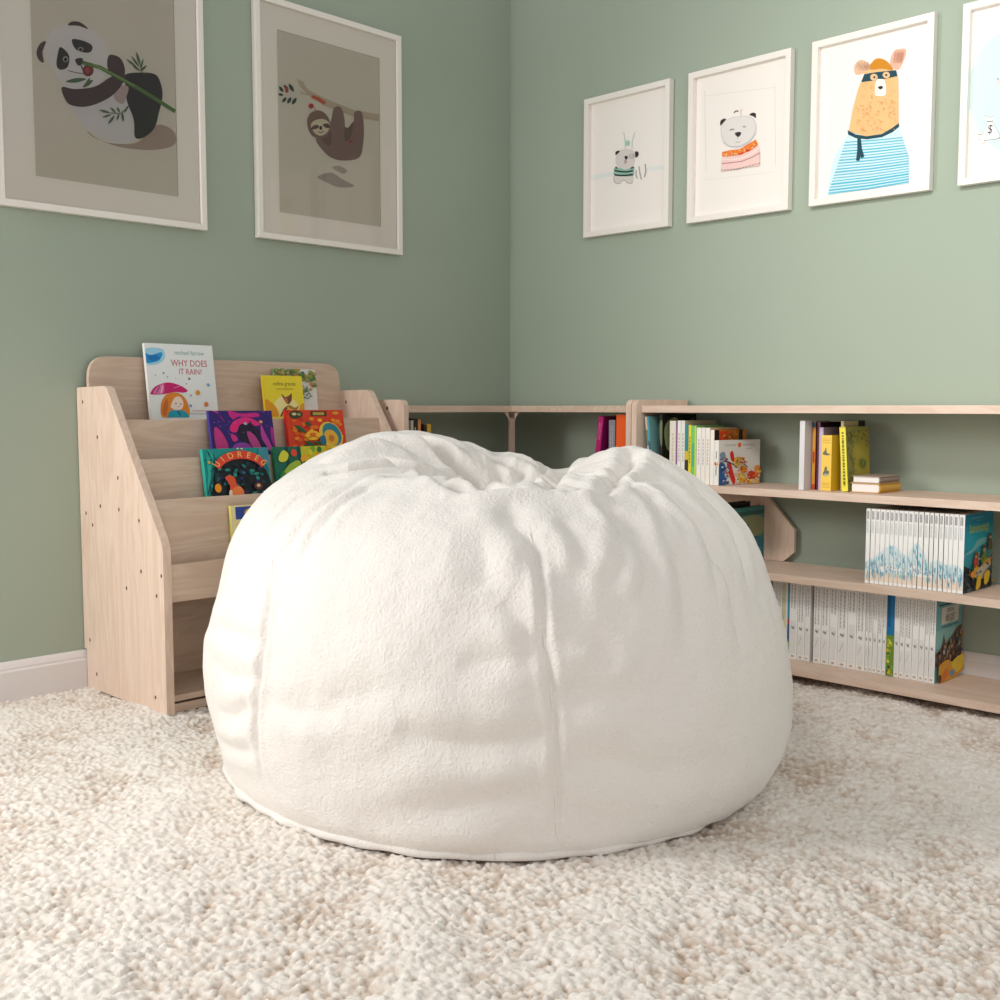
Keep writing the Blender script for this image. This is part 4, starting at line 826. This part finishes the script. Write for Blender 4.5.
def beanbag():
    NU, NV = 900, 430
    r, z = resample(PROF, NV); U = np.linspace(0, 2*np.pi, NU, endpoint=False)
    R_, U_ = np.meshgrid(r, U, indexing='ij'); Z_, _ = np.meshgrid(z, U, indexing='ij')
    # a: to the right seen from the camera side, b: away from it
    a = R_*np.sin(U_); b = -R_*np.cos(U_)
    # slightly uneven footprint
    k = 1+.012*np.sin(2*U_+.6)+.008*np.sin(3*U_+1.2); a = a*k; b = b*k
    bz = lambda c, s: np.exp(-((Z_-c)/s)**2)
    a = np.where(a > 0, a*(1-.030*bz(.47, .16)+.036*bz(.12, .09)), a*(1+.014*bz(.66, .09)+.02*bz(.20, .1)-.015*bz(.45, .08)))
    top = np.clip((Z_-.30)/.40, 0, 1); top = top*top*(3-2*top)
    g = lambda ca, cb, s, s2=None: np.exp(-(((a-ca)/s)**2+((b-cb)/(s2 or s))**2))
    Z = Z_.copy()
    Z += top*(.105*g(-.30, .28, .30)+.022*g(-.52, -.02, .22)+.075*g(.335, .02, .17, .24)+.03*g(.12, .48, .3, .2)-.10*g(.07, .02, .13, .11)-.01)
    Z += top*(-.035*g(.16, .33, .07, .2))
    # lower right hangs a little lower and fuller
    shift = .02*np.clip(a, 0, 1)*np.sin(np.clip(Z_/.5, 0, 1)*np.pi)
    a = a+shift
    P = np.stack([BC.x+rt.x*a+fw.x*b, BC.y+rt.y*a+fw.y*b, Z], -1)
    def normals(P):
        du = np.roll(P, -1, 1)-np.roll(P, 1, 1); dv = np.gradient(P, axis=0)
        n = np.cross(du, dv); n /= np.maximum(np.linalg.norm(n, axis=-1, keepdims=True), 1e-9); return n
    N = normals(P); flat_ = P.reshape(-1, 3); nf = N.reshape(-1, 3)
    C = np.array(CAM); v = flat_-C
    if ((nf*(flat_-np.array([BC.x, BC.y, .35]))).sum(1)).mean() < 0: nf = -nf; N = -N
    zc = v@np.array(fwp); SX = 500+F*(v@np.array(rt))/zc; SY = 500-F*(v@np.array(upp))/zc; front = (nf*v).sum(1) < 0
    def pick(px, py):
        d = (SX-px)**2+(SY-py)**2+np.where(front, 0, 1e6)+zc*1.5; return flat_[np.argmin(d)]
    disp_ = np.zeros(len(flat_)); fine = np.zeros(len(flat_))
    def crease(pts, w, depth, bulge=0, bw=None, taper=True, p=1.5):
        pl = np.array([pick(*p) for p in pts]); d, t = seg_dist(flat_, pl)
        e = np.exp(-(d/w)**p)
        tp = np.clip(np.minimum(t, 1-t)*5, 0, 1)**.7 if taper else 1
        disp_[:] -= depth*e*tp
        if bulge: disp_[:] += bulge*np.exp(-((d-(bw or w*2))/(w*1.3))**2)*tp
    # gathered creases around the top opening
    crease([(323, 473), (350, 470), (407, 469), (425, 474), (445, 485), (472, 494)], .018, .034, .012)
    crease([(376, 459), (400, 465), (416, 471), (438, 476)], .014, .024, .008)
    crease([(402, 437), (427, 448), (452, 467), (472, 482), (484, 490)], .018, .044, .016)
    crease([(482, 487), (505, 490), (530, 491), (550, 491)], .016, .03, .004)
    crease([(455, 440), (490, 462), (520, 478), (546, 488)], .016, .016, .008)
    crease([(500, 453), (525, 462), (545, 480)], .012, .010, .005)
    crease([(525, 456), (542, 470), (552, 484)], .011, .012, .005)
    crease([(573, 463), (560, 475), (550, 488)], .020, .044, .012)
    crease([(430, 473), (455, 478), (480, 489)], .010, .010, .004)
    crease([(340, 452), (372, 446), (400, 450), (420, 458)], .014, .012, .006)
    crease([(631, 452), (630, 466), (612, 482), (600, 492)], .018, .022, .012)
    crease([(560, 497), (575, 494), (600, 493), (640, 482), (665, 478)], .016, .010, .006)
    # rolled back collar, front lip and right lobe stand proud
    crease([(322, 462), (350, 452), (390, 446), (430, 451), (470, 464), (520, 474), (560, 484)], .050, -.026, p=2)
    crease([(440, 499), (480, 498), (520, 496), (570, 497), (610, 497)], .028, -.016, p=2)
    crease([(575, 478), (600, 460), (630, 452), (665, 466), (690, 485)], .060, -.012, p=2)
    crease([(360, 480), (420, 486), (450, 500)], .04, -.012, p=2)
    # drapes running down the right shoulder
    crease([(657, 484), (679, 503), (703, 530), (712, 560), (716, 600)], .022, .014, .008)
    crease([(688, 478), (715, 505), (738, 545), (750, 590)], .02, .009, .006)
    crease([(624, 510), (638, 538), (648, 567), (640, 610)], .026, .013, .007)
    crease([(600, 500), (618, 522), (622, 560), (608, 590)], .02, .010, .006)
    crease([(672, 530), (684, 570), (688, 620), (684, 660)], .026, .008, .005)
    crease([(560, 515), (580, 540), (590, 575)], .02, .008, .005)
    crease([(640, 490), (660, 520), (668, 548)], .014, .006, .004)
    crease([(720, 560), (735, 610), (742, 660)], .024, .006, .004)
    crease([(596, 620), (600, 650), (580, 690), (570, 702)], .028, .007, .004)
    # dents around the front seam
    crease([(508, 500), (515, 520), (535, 545), (538, 575)], .03, .013, .008)
    crease([(480, 515), (486, 560), (484, 590)], .035, .007, .005)
    crease([(502, 600), (522, 625), (543, 650)], .022, .008, .005)
    crease([(543, 652), (500, 660), (455, 664)], .024, .007, .004)
    crease([(395, 728), (430, 740), (469, 746), (520, 742), (550, 728)], .030, .012, .007)
    crease([(556, 700), (590, 694), (640, 698)], .028, .009, .006)
    crease([(540, 795), (500, 800), (440, 812), (380, 805)], .03, .006, .004)
    crease([(290, 690), (340, 700), (400, 690)], .035, .006, .004)
    crease([(600, 640), (606, 655), (600, 672)], .02, .006, .004)
    crease([(560, 770), (600, 760), (660, 772), (720, 750)], .035, .006, .004)
    # streaks on the left shoulder
    crease([(228, 600), (248, 545), (282, 500), (330, 474)], .016, .007, .004)
    crease([(284, 560), (300, 530), (335, 498), (378, 476)], .015, .008, .004)
    crease([(262, 545), (290, 505), (335, 480)], .012, .006, .003)
    crease([(300, 560), (330, 520), (372, 488)], .014, .005, .003)
    crease([(246, 600), (262, 560), (280, 530)], .012, .004, .003)
    # sideways wrinkles left of the left seam
    crease([(210, 622), (235, 634), (264, 646)], .018, .007, .008)
    crease([(210, 662), (236, 678), (262, 680)], .016, .005, .003)
    crease([(212, 712), (234, 716), (256, 704)], .018, .006, .006)
    crease([(217, 742), (238, 752), (258, 750)], .016, .006, .005)
    crease([(262, 700), (300, 712), (340, 712)], .025, .006, .004)
    # seams: narrow groove with a raised welt
    seam1 = [(531, 530), (536, 548), (541, 575), (543, 600), (545, 640), (549, 665), (553, 700), (556, 740), (557, 800), (557, 850)]
    seam2 = [(272, 560), (268, 600), (264, 640), (259, 680), (256, 720), (260, 755), (268, 780)]
    for s_ in (seam1, seam2): crease(s_, .009, .010, .005, .018, taper=True)
    # soft lumps everywhere
    x_, y_, z_ = flat_.T; un = np.arctan2(flat_[:, 0]-BC.x, flat_[:, 1]-BC.y)*.73
    vv = np.repeat(np.linspace(0, 1.5, NV), NU)
    lump = (vnoise(un+5, vv+5, .16, 41)-.5)*.014+(vnoise(un+5, vv+5, .075, 42)-.5)*.006+(vnoise(un+5, vv+5, .03, 43)-.5)*.0012
    hori = (vnoise(un*.35+9, vv+9, .05, 45)-.5)*.006*np.clip((.5-z_)/.3, 0, 1)
    ver = (vnoise(un+9, vv*.3+9, .045, 46)-.5)*.010*np.clip((z_-.35)/.2, 0, 1)*np.clip(((flat_-np.array(BC))@np.array(rt)+.05)/.25, .15, 1)*np.clip((np.hypot(x_-BC.x, y_-BC.y)-.15)/.2, 0, 1)
    disp_ += (lump+hori+ver)*np.clip(np.hypot(x_-BC.x, y_-BC.y)/.1, 0, 1)*np.clip(z_/.06, 0, 1)
    # radial gathers around the opening
    pc = np.array([BC.x, BC.y])+np.array([rt.x, rt.y])*.07+np.array([fw.x, fw.y])*.02
    dx, dy = x_-pc[0], y_-pc[1]; rr = np.hypot(dx, dy); th = np.arctan2(dy, dx)
    fold = np.abs(np.sin(th*6+1.2*np.sin(th*3+1)))**1.3
    disp_ += (fold-.5)*.008*np.exp(-((rr-.16)/.12)**2)*np.clip((z_-.55)/.1, 0, 1)*np.clip(rr/.05, 0, 1)
    Q = flat_+nf*disp_[:, None]
    Q[:, 2] = np.maximum(Q[:, 2], .002)
    idx = np.arange(NU*NV).reshape(NV, NU); nx = np.roll(idx, -1, 1)
    q = np.stack([idx[1:-2, :], nx[1:-2, :], nx[2:-1, :], idx[2:-1, :]], -1).reshape(-1, 4)
    root = thing('beanbag', 'huge round white plush beanbag chair in the middle of the cream carpet', 'beanbag', tuple(BC))
    me = bpy.data.meshes.new('cover'); 
    # collapse the two poles to tiny rings
    fast_mesh(me, Q.astype(np.float32)-np.array([BC.x, BC.y, 0], np.float32), q)
    me.materials.append(PLUSH)
    bm = bmesh.new(); bm.from_mesh(me); bmesh.ops.delete(bm, geom=[v for v in bm.verts if not v.link_faces], context='VERTS')
    be = [e for e in bm.edges if e.is_boundary]; bmesh.ops.holes_fill(bm, edges=be, sides=0); bmesh.ops.recalc_face_normals(bm, faces=bm.faces)
    for f in bm.faces: f.smooth = True
    bm.to_mesh(me); bm.free()
    o = bpy.data.objects.new('cover', me); COL.objects.link(o); o.parent = root
    # seam welts
    def tube(pl, rad, name):
        m = MB(); n = 8; pl = np.array(pl); K = len(pl)
        L = [Vector(p) for p in pl]; vs = []
        for i, p in enumerate(L):
            t = (L[min(i+1, K-1)]-L[max(i-1, 0)]).normalized(); s = t.cross(Vector((0, 0, 1))) if abs(t.z) < .9 else t.cross(Vector((1, 0, 0))); s.normalize(); w = s.cross(t)
            vs += [p+s*rad*math.cos(2*math.pi*k/n)+w*rad*math.sin(2*math.pi*k/n) for k in range(n)]
        fs = [(i*n+k, i*n+(k+1) % n, (i+1)*n+(k+1) % n, (i+1)*n+k) for i in range(K-1) for k in range(n)]
        m.faces([tuple(v-BC) for v in vs], fs, PLUSH); return m.build(name, root, smooth=True)
    def on_skin(pts, out):
        dense = []
        for (x0, y0), (x1, y1) in zip(pts[:-1], pts[1:]):
            for k in range(10): dense.append((x0+(x1-x0)*k/10, y0+(y1-y0)*k/10))
        ids = [int(np.argmin((SX-p[0])**2+(SY-p[1])**2+np.where(front, 0, 1e6)+zc*1.5)) for p in dense]
        pl = np.array([Q[i]+nf[i]*out for i in ids])
        for _ in range(30): pl[1:-1] = (pl[:-2]+pl[1:-1]*2+pl[2:])/4
        return pl
    tube(on_skin(seam1, -.0012), .0030, 'seam'); tube(on_skin(seam2, -.0012), .0026, 'seam')
    # bottom piping round the base
    ring = []
    for kk in range(181):
        u = 2*math.pi*kk/180; rr_ = (.690-.016*max(0, math.sin(u)))*(1+.012*math.sin(2*u+.6)+.008*math.sin(3*u+1.2))+.003*math.sin(u*23)+.002*math.sin(u*41)
        A_, B_ = rr_*math.sin(u), -rr_*math.cos(u)
        ring.append((BC.x+rt.x*A_+fw.x*B_, BC.y+rt.y*A_+fw.y*B_, .012+.0015*math.sin(u*37)))
    tube(ring, .011, 'piping')
beanbag()

# ------------------------------------------------------------------ light
def area(name, loc, target, size, size_y, power, col):
    L = bpy.data.lights.new(name, 'AREA'); L.shape = 'RECTANGLE'; L.size = size; L.size_y = size_y; L.energy = power; L.color = col
    o = bpy.data.objects.new(name, L); COL.objects.link(o); o.location = loc
    o.rotation_euler = (Vector(target)-Vector(loc)).to_track_quat('-Z', 'Y').to_euler(); return o
area('window_light_left', (-4.0, -.12, 1.6), (-2.6, -3.1, .6), 1.6, 1.4, 92, (1, .985, .955))
area('fill_light_behind', (-3.5, -4.7, 2.1), (0, -3.1, 1.7), 1.4, 1.4, 14, (1, .98, .95))  # added soft fill behind the camera, lifts the right wall
area('front_fill_light', (-2.2, -4.9, 2.3), (-1.2, -1.2, .4), 1.8, 1.2, 5, (1, .96, .92))  # added frontal fill towards the beanbag, from an unseen source
L = bpy.data.lights.new('wall_fill_spot', 'SPOT'); L.energy = 150; L.spot_size = R(84); L.spot_blend = 1; L.shadow_soft_size = .25; L.color = (1, .985, .93)  # unseen spot added to brighten the right wall
o = bpy.data.objects.new('wall_fill_spot', L); COL.objects.link(o); o.location = (-2.7, -2.3, 2.6); o.rotation_euler = (Vector((0, -2.5, 1.55))-Vector(o.location)).to_track_quat('-Z', 'Y').to_euler()
w = bpy.data.worlds.new('world'); SC.world = w; w.use_nodes = True
w.node_tree.nodes['Background'].inputs[0].default_value = (1, .98, .96, 1); w.node_tree.nodes['Background'].inputs[1].default_value = .38

# ------------------------------------------------------------------ camera and view
cd = bpy.data.cameras.new('camera'); cd.sensor_width = 36; cd.sensor_height = 36; cd.lens = F/1000*36; cd.clip_start = .05
co = bpy.data.objects.new('camera', cd); COL.objects.link(co)
rot = Matrix((tuple(rt), tuple(upp), tuple(-fwp))).transposed()
co.matrix_world = Matrix.Translation(CAM) @ rot.to_4x4()
SC.camera = co
SC.view_settings.view_transform = 'Standard'; SC.view_settings.look = 'None'; SC.view_settings.exposure = .42; SC.view_settings.gamma = 1
